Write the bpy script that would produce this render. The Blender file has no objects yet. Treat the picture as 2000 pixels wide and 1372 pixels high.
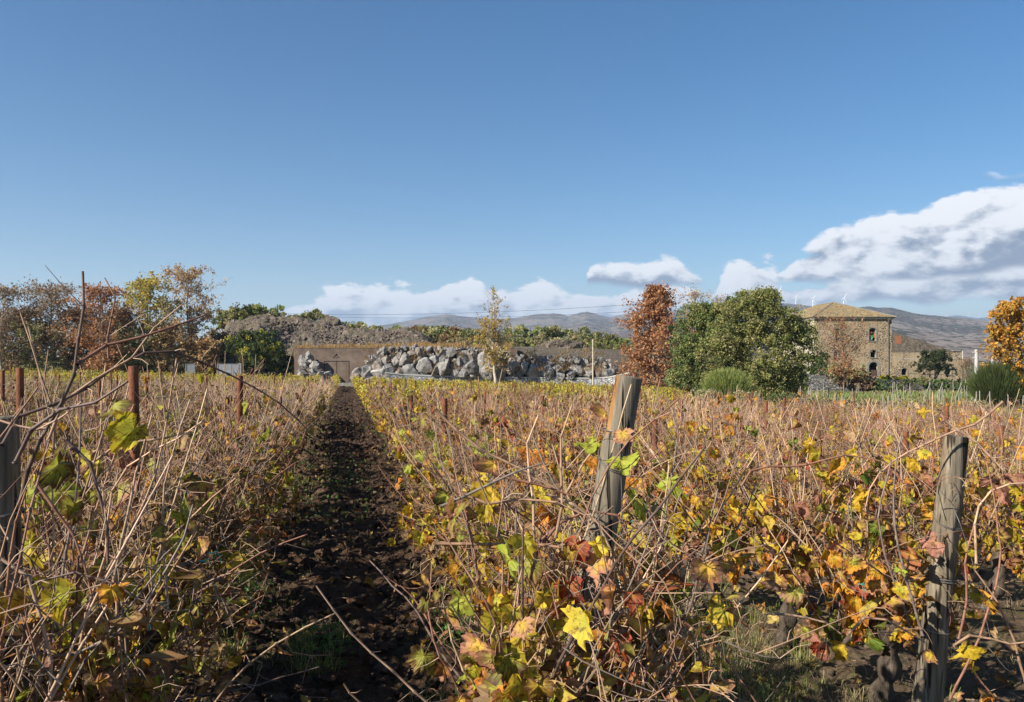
import bpy, math, random
import numpy as np
from mathutils import Vector, Matrix, Euler
rng = np.random.default_rng(7)
random.seed(7)
R = math.radians
S = bpy.context.scene
COL = S.collection

# ------------------------------------------------------------------ camera
TH = R(11.8)                 # the camera looks 11.8 degrees right of the vine rows (+Y)
FPX = 1555.6                 # focal length in pixels of the 2000 px wide photograph
HOR = 697.0                  # horizon line
CAMZ = 1.7
CT, ST = math.cos(TH), math.sin(TH)
cam_d = bpy.data.cameras.new('camera')
cam_d.lens = 28.0; cam_d.sensor_width = 36.0; cam_d.clip_start = 0.05; cam_d.clip_end = 40000
cam = bpy.data.objects.new('camera', cam_d); COL.objects.link(cam)
cam.location = (0, 0, CAMZ)
cam.rotation_euler = (R(90) + math.atan((HOR - 686) / FPX), 0, -TH)
S.camera = cam

# ------------------------------------------------------------------ view, sun, sky
S.view_settings.view_transform = 'Standard'
S.view_settings.look = 'None'
S.view_settings.exposure = 1.05
S.view_settings.gamma = 1.0
S.view_settings.use_curve_mapping = False
S.render.engine = 'CYCLES'
S.cycles.max_bounces = 6; S.cycles.diffuse_bounces = 3; S.cycles.glossy_bounces = 2
S.cycles.transmission_bounces = 3; S.cycles.transparent_max_bounces = 6; S.cycles.volume_bounces = 0
S.cycles.use_denoising = True; S.cycles.denoiser = 'OPENIMAGEDENOISE'; S.cycles.denoising_input_passes = 'RGB_ALBEDO_NORMAL'; S.cycles.denoising_prefilter = 'ACCURATE'; S.cycles.sample_clamp_indirect = 6

sd = Vector((-0.933, -0.357, 0)).normalized()
SUN_EL = R(33)
SUN = Vector((sd.x * math.cos(SUN_EL), sd.y * math.cos(SUN_EL), math.sin(SUN_EL)))
sun_d = bpy.data.lights.new('sun', 'SUN'); sun_d.energy = 4.9; sun_d.angle = R(0.5); sun_d.color = (1, 0.93, 0.82)
sun = bpy.data.objects.new('sun', sun_d); COL.objects.link(sun)
sun.rotation_euler = SUN.to_track_quat('Z', 'Y').to_euler()
sun.location = (-60, -20, 60)

world = bpy.data.worlds.new('World'); S.world = world; world.use_nodes = True
WN, WL = world.node_tree.nodes, world.node_tree.links
WN.clear()

def wn(t, **kw):
    n = WN.new(t)
    for k, v in kw.items(): setattr(n, k, v)
    return n
def wm(op, a, b=None, c=None, clamp=False):
    n = WN.new('ShaderNodeMath'); n.operation = op; n.use_clamp = clamp
    for i, v in enumerate((a, b, c)):
        if v is None: continue
        if isinstance(v, (int, float)): n.inputs[i].default_value = v
        else: WL.new(v, n.inputs[i])
    return n.outputs[0]
def wmix(f, a, b):
    n = WN.new('ShaderNodeMix'); n.data_type = 'RGBA'
    for s, v in ((0, f), (6, a), (7, b)):
        if isinstance(v, (int, float)): n.inputs[s].default_value = v
        elif isinstance(v, tuple): n.inputs[s].default_value = v + (1,)
        else: WL.new(v, n.inputs[s])
    return n.outputs[2]
def wss(x, lo, hi):
    n = WN.new('ShaderNodeMapRange'); n.interpolation_type = 'SMOOTHSTEP'
    WL.new(x, n.inputs[0]) if not isinstance(x, (int, float)) else None
    n.inputs[1].default_value = lo; n.inputs[2].default_value = hi
    return n.outputs[0]

SKY_STRENGTH = 0.058
skyt = wn('ShaderNodeTexSky', sky_type='NISHITA', sun_disc=False, sun_elevation=SUN_EL,
          sun_rotation=math.atan2(SUN.x, SUN.y), altitude=700, air_density=1.0, dust_density=0.35, ozone_density=2.2)
tc = wn('ShaderNodeTexCoord')
sep = wn('ShaderNodeSeparateXYZ'); WL.new(tc.outputs['Generated'], sep.inputs[0])
X, Y, Z = sep.outputs
# azimuth relative to the row direction turned by TH, and tan(elevation)
az = wm('SUBTRACT', wm('ARCTAN2', X, Y), TH)
az = wm('WRAP', az, math.pi, -math.pi)
hyp = wm('SQRT', wm('ADD', wm('MULTIPLY', X, X), wm('MULTIPLY', Y, Y)))
tel = wm('DIVIDE', Z, wm('MAXIMUM', hyp, 0.001))
mapaz = WN.new('ShaderNodeMapRange'); WL.new(az, mapaz.inputs[0]); AZR = R(40)
mapaz.inputs[1].default_value = -AZR; mapaz.inputs[2].default_value = AZR
faraz = wss(wm('ABSOLUTE', az), R(42), R(75))
def wnoise(scale, detail, rough, off, squash=1.6):
    m = wn('ShaderNodeMapping'); WL.new(tc.outputs['Generated'], m.inputs[0])
    m.inputs['Location'].default_value = off; m.inputs['Scale'].default_value = (1, 1, squash)
    n = wn('ShaderNodeTexNoise'); WL.new(m.outputs[0], n.inputs['Vector'])
    n.inputs['Scale'].default_value = scale; n.inputs['Detail'].default_value = detail
    n.inputs['Roughness'].default_value = rough
    return n.outputs[0]
def prof(pts, back):
    n = wn('ShaderNodeFloatCurve'); WL.new(mapaz.outputs[0], n.inputs[1])
    c = n.mapping.curves[0]; n.mapping.use_clip = False
    P = []
    for px, py in pts:
        a = math.atan((px - 1000) / FPX); P.append(((a + AZR) / (2 * AZR), (HOR - py) / FPX * math.cos(a) / 0.3))
    while len(c.points) < len(P): c.points.new(0.5, 0.5)
    for q, (u, v) in zip(c.points, P): q.location = (u, v); q.handle_type = 'AUTO'
    n.mapping.update()
    o = wm('MULTIPLY', n.outputs[0], 0.3)
    m = WN.new('ShaderNodeMix'); m.data_type = 'FLOAT'
    WL.new(faraz, m.inputs[0]); WL.new(o, m.inputs[2]); m.inputs[3].default_value = back
    return m.outputs[0]
# sun-ward offset of the second noise gives the billows their bright and dark sides
CXV = Vector((CT, -ST, 0))
off0 = Vector((3.1, 1.7, 0.4))
offs = off0 + CXV * (-0.011) + Vector((0, 0, 0.016))
LAYERS = [  # (top profile, bottom profile, noise seed shift, amplitude, back values)
    ([(0, 760), (440, 720), (500, 640), (560, 606), (620, 578), (680, 562), (760, 556), (850, 564), (950, 558), (1040, 556), (1090, 566), (1150, 572),
      (1250, 560), (1330, 566), (1385, 585), (1405, 550), (1440, 522), (1480, 512), (1530, 528), (1600, 535), (1700, 524), (1850, 515), (2000, 490), (2300, 480)],
     [(0, 800), (500, 740), (1500, 700), (1540, 620), (1580, 604), (1650, 592), (1750, 593), (1830, 600), (1890, 588), (2000, 594), (2300, 590)], 0.0, 0.020, 0.05, -0.05),
    ([(0, 760), (1100, 640), (1140, 575), (1155, 530), (1180, 517), (1250, 510), (1310, 506), (1350, 524), (1380, 545), (1410, 640), (2300, 700)],
     [(0, 640), (1100, 560), (1160, 556), (1250, 566), (1340, 560), (1390, 556), (1430, 556), (2300, 600)], 5.3, 0.013, -0.05, -0.02),
    ([(0, 700), (1840, 500), (1890, 336), (1930, 330), (1970, 345), (2010, 322), (2300, 330)], [(0, 400), (1840, 400), (1890, 340), (1930, 345), (1970, 352), (2010, 345), (2300, 345)], 14.0, 0.012, -0.05, 0.0),
    ([(0, 760), (1460, 620), (1520, 548), (1560, 500), (1600, 466), (1650, 440), (1700, 420), (1760, 408), (1830, 396), (1900, 380), (1950, 362), (2000, 344), (2300, 320)],
     [(0, 640), (1480, 540), (1600, 552), (1700, 548), (1800, 546), (1900, 540), (2000, 528), (2300, 520)], 9.1, 0.014, -0.05, -0.02),
]
sky_em = wn('ShaderNodeBackground'); 
# the photograph's zenith is a deep polarised blue: a plain tint of the sky
gam = wn('ShaderNodeGamma'); WL.new(skyt.outputs[0], gam.inputs[0]); gam.inputs[1].default_value = 1.0
hsv = wn('ShaderNodeHueSaturation'); WL.new(gam.outputs[0], hsv.inputs['Color']); hsv.inputs['Saturation'].default_value = 1.38
cur = hsv.outputs[0]
K = 1.0 / SKY_STRENGTH
for top, bot, sh, amp, bt, bb in LAYERS:
    o = off0 + Vector((sh, sh, sh)); o2 = offs + Vector((sh, sh, sh))
    n1 = wnoise(17, 9, 0.56, o, 1.9); n2 = wnoise(17, 9, 0.56, o2, 1.9)
    T, B = prof(top, bt), prof(bot, bb)
    d = wm('SUBTRACT', n1, 0.5)
    edge = wm('ADD', wm('SUBTRACT', T, tel), wm('MULTIPLY', d, amp * 5.0))
    a1 = wss(edge, -0.002, 0.0062)
    lo = wm('ADD', wm('SUBTRACT', tel, B), wm('MULTIPLY', d, amp * 1.2))
    a2 = wss(lo, -0.004, 0.007)
    alpha = wm('MULTIPLY', a1, a2)
    relief = wm('MULTIPLY', wm('SUBTRACT', n1, n2), 3.0)
    hgt = wm('DIVIDE', wm('SUBTRACT', tel, wm('MAXIMUM', B, 0.03)), wm('MAXIMUM', wm('SUBTRACT', T, wm('MAXIMUM', B, 0.03)), 0.012))
    br = wm('ADD', wm('ADD', wm('MULTIPLY', hgt, 1.05), 0.02), relief)
    br = wm('ADD', br, wm('MULTIPLY', wm('SUBTRACT', wnoise(9, 4, 0.5, o, 3.5), 0.5), 0.9))
    br = wss(br, -0.08, 0.78)
    cc = wmix(br, (0.10 * K, 0.128 * K, 0.18 * K), (0.55 * K, 0.55 * K, 0.555 * K))
    cur = wmix(wm('MULTIPLY', alpha, 0.97 if sh < 12 else 0.35), cur, cc)
WL.new(cur, sky_em.inputs[0]); sky_em.inputs[1].default_value = SKY_STRENGTH
wout = wn('ShaderNodeOutputWorld'); WL.new(sky_em.outputs[0], wout.inputs[0])
world.cycles.sampling_method = 'MANUAL'; world.cycles.sample_map_resolution = 512

# ------------------------------------------------------------------ helpers
def unit(v): return v / np.maximum(np.linalg.norm(v, axis=-1, keepdims=True), 1e-9)
def cw(xc, zc, z=0.0):
    """camera-aligned ground coordinates (right, forward) -> world"""
    return np.array([xc * CT + zc * ST, -xc * ST + zc * CT, z])
def P(px, py, D):
    """world point seen at a pixel of the photograph at depth D"""
    return cw((px - 1000) / FPX * D, D, CAMZ + (HOR - py) / FPX * D)
def depth(x, y): return x * ST + y * CT
def pxof(x, y): return 1000 + FPX * (x * CT - y * ST) / np.maximum(depth(x, y), 0.01)

def _h(ix, iy, iz, seed):
    n = (ix.astype(np.int64) * 374761393 + iy.astype(np.int64) * 668265263 + iz.astype(np.int64) * 2147483647 + seed * 1274126177) & 0x7fffffff
    n = ((n ^ (n >> 13)) * 1274126177) & 0x7fffffff
    n = ((n ^ (n >> 15)) * 668265263) & 0x7fffffff
    return ((n >> 7) & 0xffff) / 65535.0
def vnoise(p, seed=0):
    p = np.asarray(p, float)
    if p.shape[-1] == 2: p = np.concatenate([p, np.zeros(p.shape[:-1] + (1,))], -1)
    i = np.floor(p).astype(np.int64); f = p - i; f = f * f * (3 - 2 * f)
    out = 0
    for dx in (0, 1):
        wx = f[..., 0] if dx else 1 - f[..., 0]
        for dy in (0, 1):
            wy = f[..., 1] if dy else 1 - f[..., 1]
            for dz in (0, 1):
                wz = f[..., 2] if dz else 1 - f[..., 2]
                out = out + wx * wy * wz * _h(i[..., 0] + dx, i[..., 1] + dy, i[..., 2] + dz, seed)
    return out
def fbm(p, octv=4, seed=0, gain=0.5):
    p = np.asarray(p, float); a = 1.0; s = 0; t = 0
    for k in range(octv):
        s = s + a * vnoise(p * (2.03 ** k) + 17.3 * k, seed + k); t += a; a *= gain
    return s / t
def sstep(x, a, b):
    t = np.clip((x - a) / (b - a), 0, 1); return t * t * (3 - 2 * t)

def gz(x, y):
    """height of the ground"""
    x = np.asarray(x, float); y = np.asarray(y, float)
    p = -0.018 * np.clip(y, -40, 400) - 0.028 * np.clip(x, -90, 0) - 0.036 * np.clip(x, 0, 400)
    a, b = p, -2.45
    return 0.5 * (a + b + np.sqrt((a - b) ** 2 + 0.02))

class Buf:
    """collects vertices, faces and vertex colours; build() links them as ONE mesh object"""
    def __init__(s): s.v = []; s.f = []; s.c = []; s.m = []; s.n = 0
    def add(s, V, F, C=None, m=0):
        V = np.asarray(V, float).reshape(-1, 3); F = np.asarray(F, np.int64)
        s.v.append(V); s.f.append(F + s.n); s.m.append(np.full(len(F), m, np.int32))
        if C is None: C = (1, 1, 1, 0)
        C = np.asarray(C, float)
        if C.ndim == 1:
            if len(C) == 3: C = np.append(C, 0)
            C = np.tile(C, (len(V), 1))
        elif C.shape[1] == 3: C = np.concatenate([C, np.zeros((len(C), 1))], 1)
        s.c.append(C); s.n += len(V)
    def mesh(s, name, mats, smooth=False):
        me = bpy.data.meshes.new(name)
        V = np.concatenate(s.v); C = np.concatenate(s.c)
        tot = np.concatenate([np.full(len(f), f.shape[1], np.int32) for f in s.f])
        loops = np.concatenate([f.ravel() for f in s.f]).astype(np.int32)
        start = np.concatenate([[0], np.cumsum(tot)[:-1]]).astype(np.int32)
        me.vertices.add(len(V)); me.vertices.foreach_set('co', V.astype(np.float32).ravel())
        me.loops.add(len(loops)); me.loops.foreach_set('vertex_index', loops)
        me.polygons.add(len(tot)); me.polygons.foreach_set('loop_start', start); me.polygons.foreach_set('loop_total', tot)
        mats = mats if isinstance(mats, (list, tuple)) else [mats]
        for m in mats: me.materials.append(m)
        if len(mats) > 1: me.polygons.foreach_set('material_index', np.concatenate(s.m))
        a = me.color_attributes.new('Col', 'FLOAT_COLOR', 'POINT'); a.data.foreach_set('color', C.astype(np.float32).ravel())
        me.polygons.foreach_set('use_smooth', np.full(len(tot), bool(smooth)))
        me.update(calc_edges=True)
        return me
    def build(s, name, mats, parent=None, smooth=False, loc=None, kind=None):
        return link(name, s.mesh(name, mats, smooth), parent, loc, kind)

def link(name, me, parent=None, loc=None, kind=None):
    o = bpy.data.objects.new(name, me); COL.objects.link(o)
    if parent is not None: o.parent = parent
    if loc is not None: o.location = loc
    if kind: o['kind'] = kind
    return o
def empty(name, loc, label=None, cat=None, group=None, rz=0.0):
    o = bpy.data.objects.new(name, None); COL.objects.link(o)
    o.empty_display_size = 0.1
    o.location = tuple(float(q) for q in loc); o.rotation_euler = (0, 0, rz)
    if label: tag(o, label, cat, group)
    return o
def tag(o, label=None, cat=None, group=None, kind=None):
    if label: o['label'] = label
    if cat: o['category'] = cat
    if group: o['group'] = group
    if kind: o['kind'] = kind
    return o

def tube(pts, rad, k=5, cap=True):
    pts = np.asarray(pts, float); n = len(pts)
    rad = np.full(n, float(rad)) if np.isscalar(rad) else np.asarray(rad, float)
    t = np.gradient(pts, axis=0); t = unit(t)
    ref = np.array([0.31, 0.95, 0.05]) if abs(t[:, 1]).mean() < 0.8 else np.array([1.0, 0.1, 0.2])
    u = unit(np.cross(t, ref)); w = np.cross(t, u)
    a = np.arange(k) * 2 * math.pi / k
    ring = pts[:, None, :] + rad[:, None, None] * (np.cos(a)[None, :, None] * u[:, None, :] + np.sin(a)[None, :, None] * w[:, None, :])
    V = ring.reshape(-1, 3)
    i = np.arange(n - 1)[:, None] * k; j = np.arange(k)[None, :]; j2 = (j + 1) % k
    F = np.stack([i + j, i + j2, i + k + j2, i + k + j], -1).reshape(-1, 4)
    return V, F
def add_tube(b, pts, rad, k=5, C=None, m=0, cap=False):
    V, F = tube(pts, rad, k); b.add(V, F, C, m)
    if cap:
        n = len(pts)
        c = np.asarray(pts, float)
        for e, base in ((0, 0), (n - 1, (n - 1) * k)):
            Vc = np.vstack([V[base:base + k], c[e]]); Fc = np.array([[q, (q + 1) % k, k] for q in range(k)])
            b.add(Vc, Fc, None if C is None else (C if np.ndim(C) == 1 else C[0]), m)
BOXF = np.array([[0, 1, 3, 2], [4, 6, 7, 5], [0, 4, 5, 1], [2, 3, 7, 6], [0, 2, 6, 4], [1, 5, 7, 3]])
def add_box(b, lo, hi, C=None, m=0):
    V = np.array([[x, y, z] for x in (lo[0], hi[0]) for y in (lo[1], hi[1]) for z in (lo[2], hi[2])], float)
    b.add(V, BOXF, C, m)
def rotm(ax, ay, az_):
    return np.array(Euler((ax, ay, az_)).to_matrix())

def ico(sub=1):
    t = (1 + 5 ** .5) / 2
    V = [(-1, t, 0), (1, t, 0), (-1, -t, 0), (1, -t, 0), (0, -1, t), (0, 1, t), (0, -1, -t), (0, 1, -t), (t, 0, -1), (t, 0, 1), (-t, 0, -1), (-t, 0, 1)]
    F = [(0, 11, 5), (0, 5, 1), (0, 1, 7), (0, 7, 10), (0, 10, 11), (1, 5, 9), (5, 11, 4), (11, 10, 2), (10, 7, 6), (7, 1, 8), (3, 9, 4), (3, 4, 2), (3, 2, 6), (3, 6, 8), (3, 8, 9), (4, 9, 5), (2, 4, 11), (6, 2, 10), (8, 6, 7), (9, 8, 1)]
    V = [tuple(unit(np.array(v, float))) for v in V]
    for _ in range(sub):
        cache = {}; F2 = []
        def mid(a, b):
            key = (min(a, b), max(a, b))
            if key not in cache: cache[key] = len(V); V.append(tuple(unit(np.array(V[a]) + np.array(V[b]))))
            return cache[key]
        for a, b_, c in F:
            ab, bc, ca = mid(a, b_), mid(b_, c), mid(c, a)
            F2 += [(a, ab, ca), (b_, bc, ab), (c, ca, bc), (ab, bc, ca)]
        F = F2
    return np.array(V), np.array(F)
ICO = [ico(0), ico(1), ico(2), ico(3)]
def rock(sub, seed, ang=9, rough=0.08):
    """angular stone: a ball cut by random planes"""
    r = np.random.default_rng(seed); V, F = ICO[sub]; V = V.copy()
    for _ in range(ang):
        n = unit(r.normal(size=3)); d = r.uniform(0.5, 0.85)
        s = V @ n - d; V = V - np.maximum(s, 0)[:, None] * n
    V *= r.uniform(0.75, 1.2, 3)
    V += (fbm(V * 3 + seed, 3, seed)[:, None] - 0.5) * rough * 2 * unit(V)
    return V, F

# ------------------------------------------------------------------ materials
def mat(name, rough=0.85, spec=0.3):
    m = bpy.data.materials.new(name); m.use_nodes = True
    nt = m.node_tree; b = nt.nodes['Principled BSDF']
    b.inputs['Roughness'].default_value = rough; b.inputs['Specular IOR Level'].default_value = spec
    return m, nt, b
class NT:
    def __init__(s, nt): s.nt = nt; s.N = nt.nodes; s.L = nt.links
    def n(s, t, **kw):
        q = s.N.new(t)
        for k, v in kw.items(): setattr(q, k, v)
        return q
    def put(s, sock, v):
        if isinstance(v, (int, float)): sock.default_value = v
        elif isinstance(v, (tuple, list)): sock.default_value = tuple(v) + ((1,) if len(v) == 3 and sock.type == 'RGBA' else ())
        else: s.L.new(v, sock)
    def math(s, op, a, b=None, clamp=False):
        q = s.n('ShaderNodeMath', operation=op, use_clamp=clamp); s.put(q.inputs[0], a)
        if b is not None: s.put(q.inputs[1], b)
        return q.outputs[0]
    def mix(s, f, a, b, blend='MIX'):
        q = s.n('ShaderNodeMix', data_type='RGBA', blend_type=blend); s.put(q.inputs[0], f); s.put(q.inputs[6], a); s.put(q.inputs[7], b); return q.outputs[2]
    def noise(s, scale, detail=4, rough=0.55, vec=None, sc=None):
        q = s.n('ShaderNodeTexNoise'); q.inputs['Scale'].default_value = scale; q.inputs['Detail'].default_value = detail; q.inputs['Roughness'].default_value = rough
        v = vec if vec is not None else s.coord()
        if sc is not None:
            mp = s.n('ShaderNodeMapping'); s.L.new(v, mp.inputs[0]); mp.inputs['Scale'].default_value = sc; v = mp.outputs[0]
        s.L.new(v, q.inputs['Vector']); return q.outputs[0]
    def coord(s, which='Object'):
        k = '_tc' + which
        if not hasattr(s, k): setattr(s, k, s.n('ShaderNodeTexCoord').outputs[which])
        return getattr(s, k)
    def ramp(s, x, pts):
        q = s.n('ShaderNodeValToRGB'); s.put(q.inputs[0], x); e = q.color_ramp.elements
        while len(e) < len(pts): e.new(0.5)
        for el, (p, c) in zip(e, pts): el.position = p; el.color = (tuple(c) + (1,)) if not isinstance(c, (int, float)) else (c, c, c, 1)
        return q.outputs[0]
    def ss(s, x, a, b):
        q = s.n('ShaderNodeMapRange', interpolation_type='SMOOTHSTEP'); s.put(q.inputs[0], x); q.inputs[1].default_value = a; q.inputs[2].default_value = b; return q.outputs[0]
    def bump(s, bsdf, h, strength=0.5, dist=0.02):
        q = s.n('ShaderNodeBump'); q.inputs['Strength'].default_value = strength; q.inputs['Distance'].default_value = dist
        s.put(q.inputs['Height'], h); s.L.new(q.outputs[0], bsdf.inputs['Normal'])
    def attr(s, name='Col'):
        q = s.n('ShaderNodeAttribute'); q.attribute_name = name; return q

def plain(name, col, rough=0.8, spec=0.3, var=0.25, scale=3.0, bump=0.0, bscale=None, metallic=0.0):
    m, nt, b = mat(name, rough, spec); g = NT(nt)
    n = g.noise(scale, 5)
    c0 = tuple(q * (1 - var) for q in col); c1 = tuple(min(1, q * (1 + var)) for q in col)
    g.put(b.inputs['Base Color'], g.ramp(n, [(0.3, c0), (0.7, c1)]))
    b.inputs['Metallic'].default_value = metallic
    if bump: g.bump(b, g.noise(bscale or scale * 4, 5), bump, 0.01)
    return m
def leafmat(name, trans=0.35, spot=0.5, sscale=60, rough=0.6):
    """pigment from the mesh colour; veins in its alpha; spots and browning from noise"""
    m, nt, b = mat(name, rough, 0.25); g = NT(nt)
    a = g.attr(); c = a.outputs['Color']
    if spot:
        n = g.noise(sscale, 4, 0.6)
        c = g.mix(g.math('MULTIPLY', g.ss(n, 0.49, 0.60), spot), c, (0.10, 0.035, 0.015))
        v = g.math('POWER', a.outputs['Alpha'], 5.0)
        c = g.mix(g.math('MULTIPLY', v, 0.55), c, (0.55, 0.42, 0.08))
    g.put(b.inputs['Base Color'], c)
    t = g.n('ShaderNodeBsdfTranslucent'); g.put(t.inputs[0], c)
    mx = g.n('ShaderNodeMixShader'); mx.inputs[0].default_value = trans
    g.L.new(b.outputs[0], mx.inputs[1]); g.L.new(t.outputs[0], mx.inputs[2])
    out = nt.nodes['Material Output']; g.L.new(mx.outputs[0], out.inputs[0])
    return m
def colmat(name, rough=0.85, var=0.3, scale=8, bump=0.4, bscale=30, dist=0.01, spec=0.25, sc=None):
    m, nt, b = mat(name, rough, spec); g = NT(nt)
    n = g.noise(scale, 6, 0.6, sc=sc)
    c = g.mix(1.0, g.attr().outputs['Color'], g.ramp(n, [(0.25, 1 - var), (0.75, 1 + var)]), 'MULTIPLY')
    g.put(b.inputs['Base Color'], c)
    if bump: g.bump(b, g.noise(bscale, 6, 0.65, sc=sc), bump, dist)
    return m

M = {}
M['leaf'] = leafmat('vine_leaf', 0.38, 0.75, 45)
M['farleaf'] = leafmat('far_leaf', 0.4, 0.0)
M['cane'] = colmat('vine_cane', 0.6, 0.35, 14, 0.3, 60, 0.002, 0.35)
M['trunk'] = colmat('vine_bark', 0.95, 0.5, 22, 1.0, 40, 0.02, 0.1, sc=(1, 1, 0.18))
M['bark'] = colmat('tree_bark', 0.9, 0.35, 4, 0.6, 18, 0.02, 0.1)
M['rust'] = plain('rusty_iron', (0.17, 0.062, 0.03), 0.85, 0.3, 0.55, 14, 0.5, 80)
M['wire'] = plain('galvanised_wire', (0.16, 0.145, 0.13), 0.6, 0.4, 0.5, 9, metallic=0.4)
M['twine'] = plain('turquoise_twine', (0.03, 0.42, 0.33), 0.5, 0.4, 0.1)
# weathered wood
m, nt, b = mat('weathered_post', 0.85, 0.2); g = NT(nt)
grain = g.noise(9, 7, 0.65, sc=(6, 6, 0.35)); big = g.noise(2.2, 4, 0.5, sc=(1, 1, 0.6))
crack = g.ss(g.noise(5, 3, 0.4, sc=(9, 9, 0.22)), 0.57, 0.63)
wood = g.ramp(grain, [(0.3, (0.045, 0.034, 0.024)), (0.5, (0.155, 0.125, 0.085)), (0.7, (0.31, 0.265, 0.19))])
grey = g.ss(g.noise(3.1, 5, 0.6, sc=(1, 1, .5)), 0.45, 0.62)
wood = g.mix(g.math('MULTIPLY', grey, 0.6), wood, g.ramp(grain, [(0.3, (0.04, 0.037, 0.033)), (0.7, (0.20, 0.19, 0.17))]))
wood = g.mix(g.ss(big, 0.35, 0.7), wood, g.mix(0.5, wood, (0.20, 0.17, 0.12)))
wood = g.mix(g.ss(g.attr().outputs['Alpha'], 0.2, 0.8), wood, g.ramp(grain, [(0.3, (0.12, 0.055, 0.025)), (0.55, (0.33, 0.17, 0.06)), (0.75, (0.46, 0.28, 0.12))]))
g.put(b.inputs['Base Color'], g.mix(crack, wood, (0.03, 0.022, 0.015)))
g.bump(b, g.math('SUBTRACT', grain, g.math('MULTIPLY', crack, 1.5)), 0.8, 0.006); M['post'] = m
M['whitewood'] = plain('pale_pole', (0.52, 0.46, 0.34), 0.8, 0.2, 0.2, 2, 0.3)
M['concrete'] = plain('pale_concrete', (0.42, 0.41, 0.38), 0.9, 0.2, 0.15, 2, 0.3)

# soil
m, nt, b = mat('soil', 1.0, 0.02); g = NT(nt)
co = g.coord(); n1 = g.noise(1.3, 6, 0.6); n2 = g.noise(22, 6, 0.7); n3 = g.noise(120, 4, 0.7)
base = g.mix(1.0, g.attr().outputs['Color'], g.ramp(n2, [(0.2, 0.55), (0.8, 1.5)]), 'MULTIPLY')
base = g.mix(g.math('MULTIPLY', g.ss(n3, 0.66, 0.74), 0.35), base, (0.20, 0.16, 0.10))
base = g.mix(g.math('MULTIPLY', g.attr().outputs['Alpha'], g.ss(g.noise(6, 6, 0.7), 0.45, 0.62)), base, (0.10, 0.12, 0.035))
g.put(b.inputs['Base Color'], base)
g.bump(b, g.math('ADD', n2, g.math('MULTIPLY', n3, 0.4)), 0.9, 0.03); M['soil'] = m
M['clod'] = colmat('soil_clod', 0.95, 0.45, 20, 0.9, 60, 0.02, 0.1)
M['litter'] = leafmat('leaf_litter', 0.15, 0.6, 50)
M['grass'] = leafmat('grass_blade', 0.35, 0.0)

# lava boulder
m, nt, b = mat('lava_boulder', 0.9, 0.15); g = NT(nt)
oi = g.n('ShaderNodeObjectInfo')
vec = g.n('ShaderNodeVectorMath', operation='ADD'); g.L.new(g.coord(), vec.inputs[0])
sc_ = g.n('ShaderNodeVectorMath', operation='SCALE'); g.L.new(oi.outputs['Random'], sc_.inputs['Scale']); sc_.inputs[0].default_value = (30, 30, 30)
g.L.new(sc_.outputs[0], vec.inputs[1]); v = vec.outputs[0]
n = g.noise(2.2, 8, 0.65, vec=v); n2 = g.noise(9, 6, 0.7, vec=v)
c = g.ramp(n, [(0.3, (0.12, 0.113, 0.105)), (0.5, (0.235, 0.225, 0.212)), (0.7, (0.39, 0.378, 0.36))])
tint = g.ramp(oi.outputs['Random'], [(0.0, (0.75, 0.75, 0.77)), (0.5, (1.1, 1.1, 1.08)), (0.75, (0.72, 0.60, 0.50)), (1.0, (1.4, 1.4, 1.38))])
c = g.mix(1.0, c, tint, 'MULTIPLY')
c = g.mix(g.ss(n2, 0.6, 0.75), c, (0.09, 0.085, 0.085))
g.put(b.inputs['Base Color'], c); g.bump(b, g.math('ADD', n, g.math('MULTIPLY', n2, 0.5)), 0.8, 0.12); M['boulder'] = m

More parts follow.
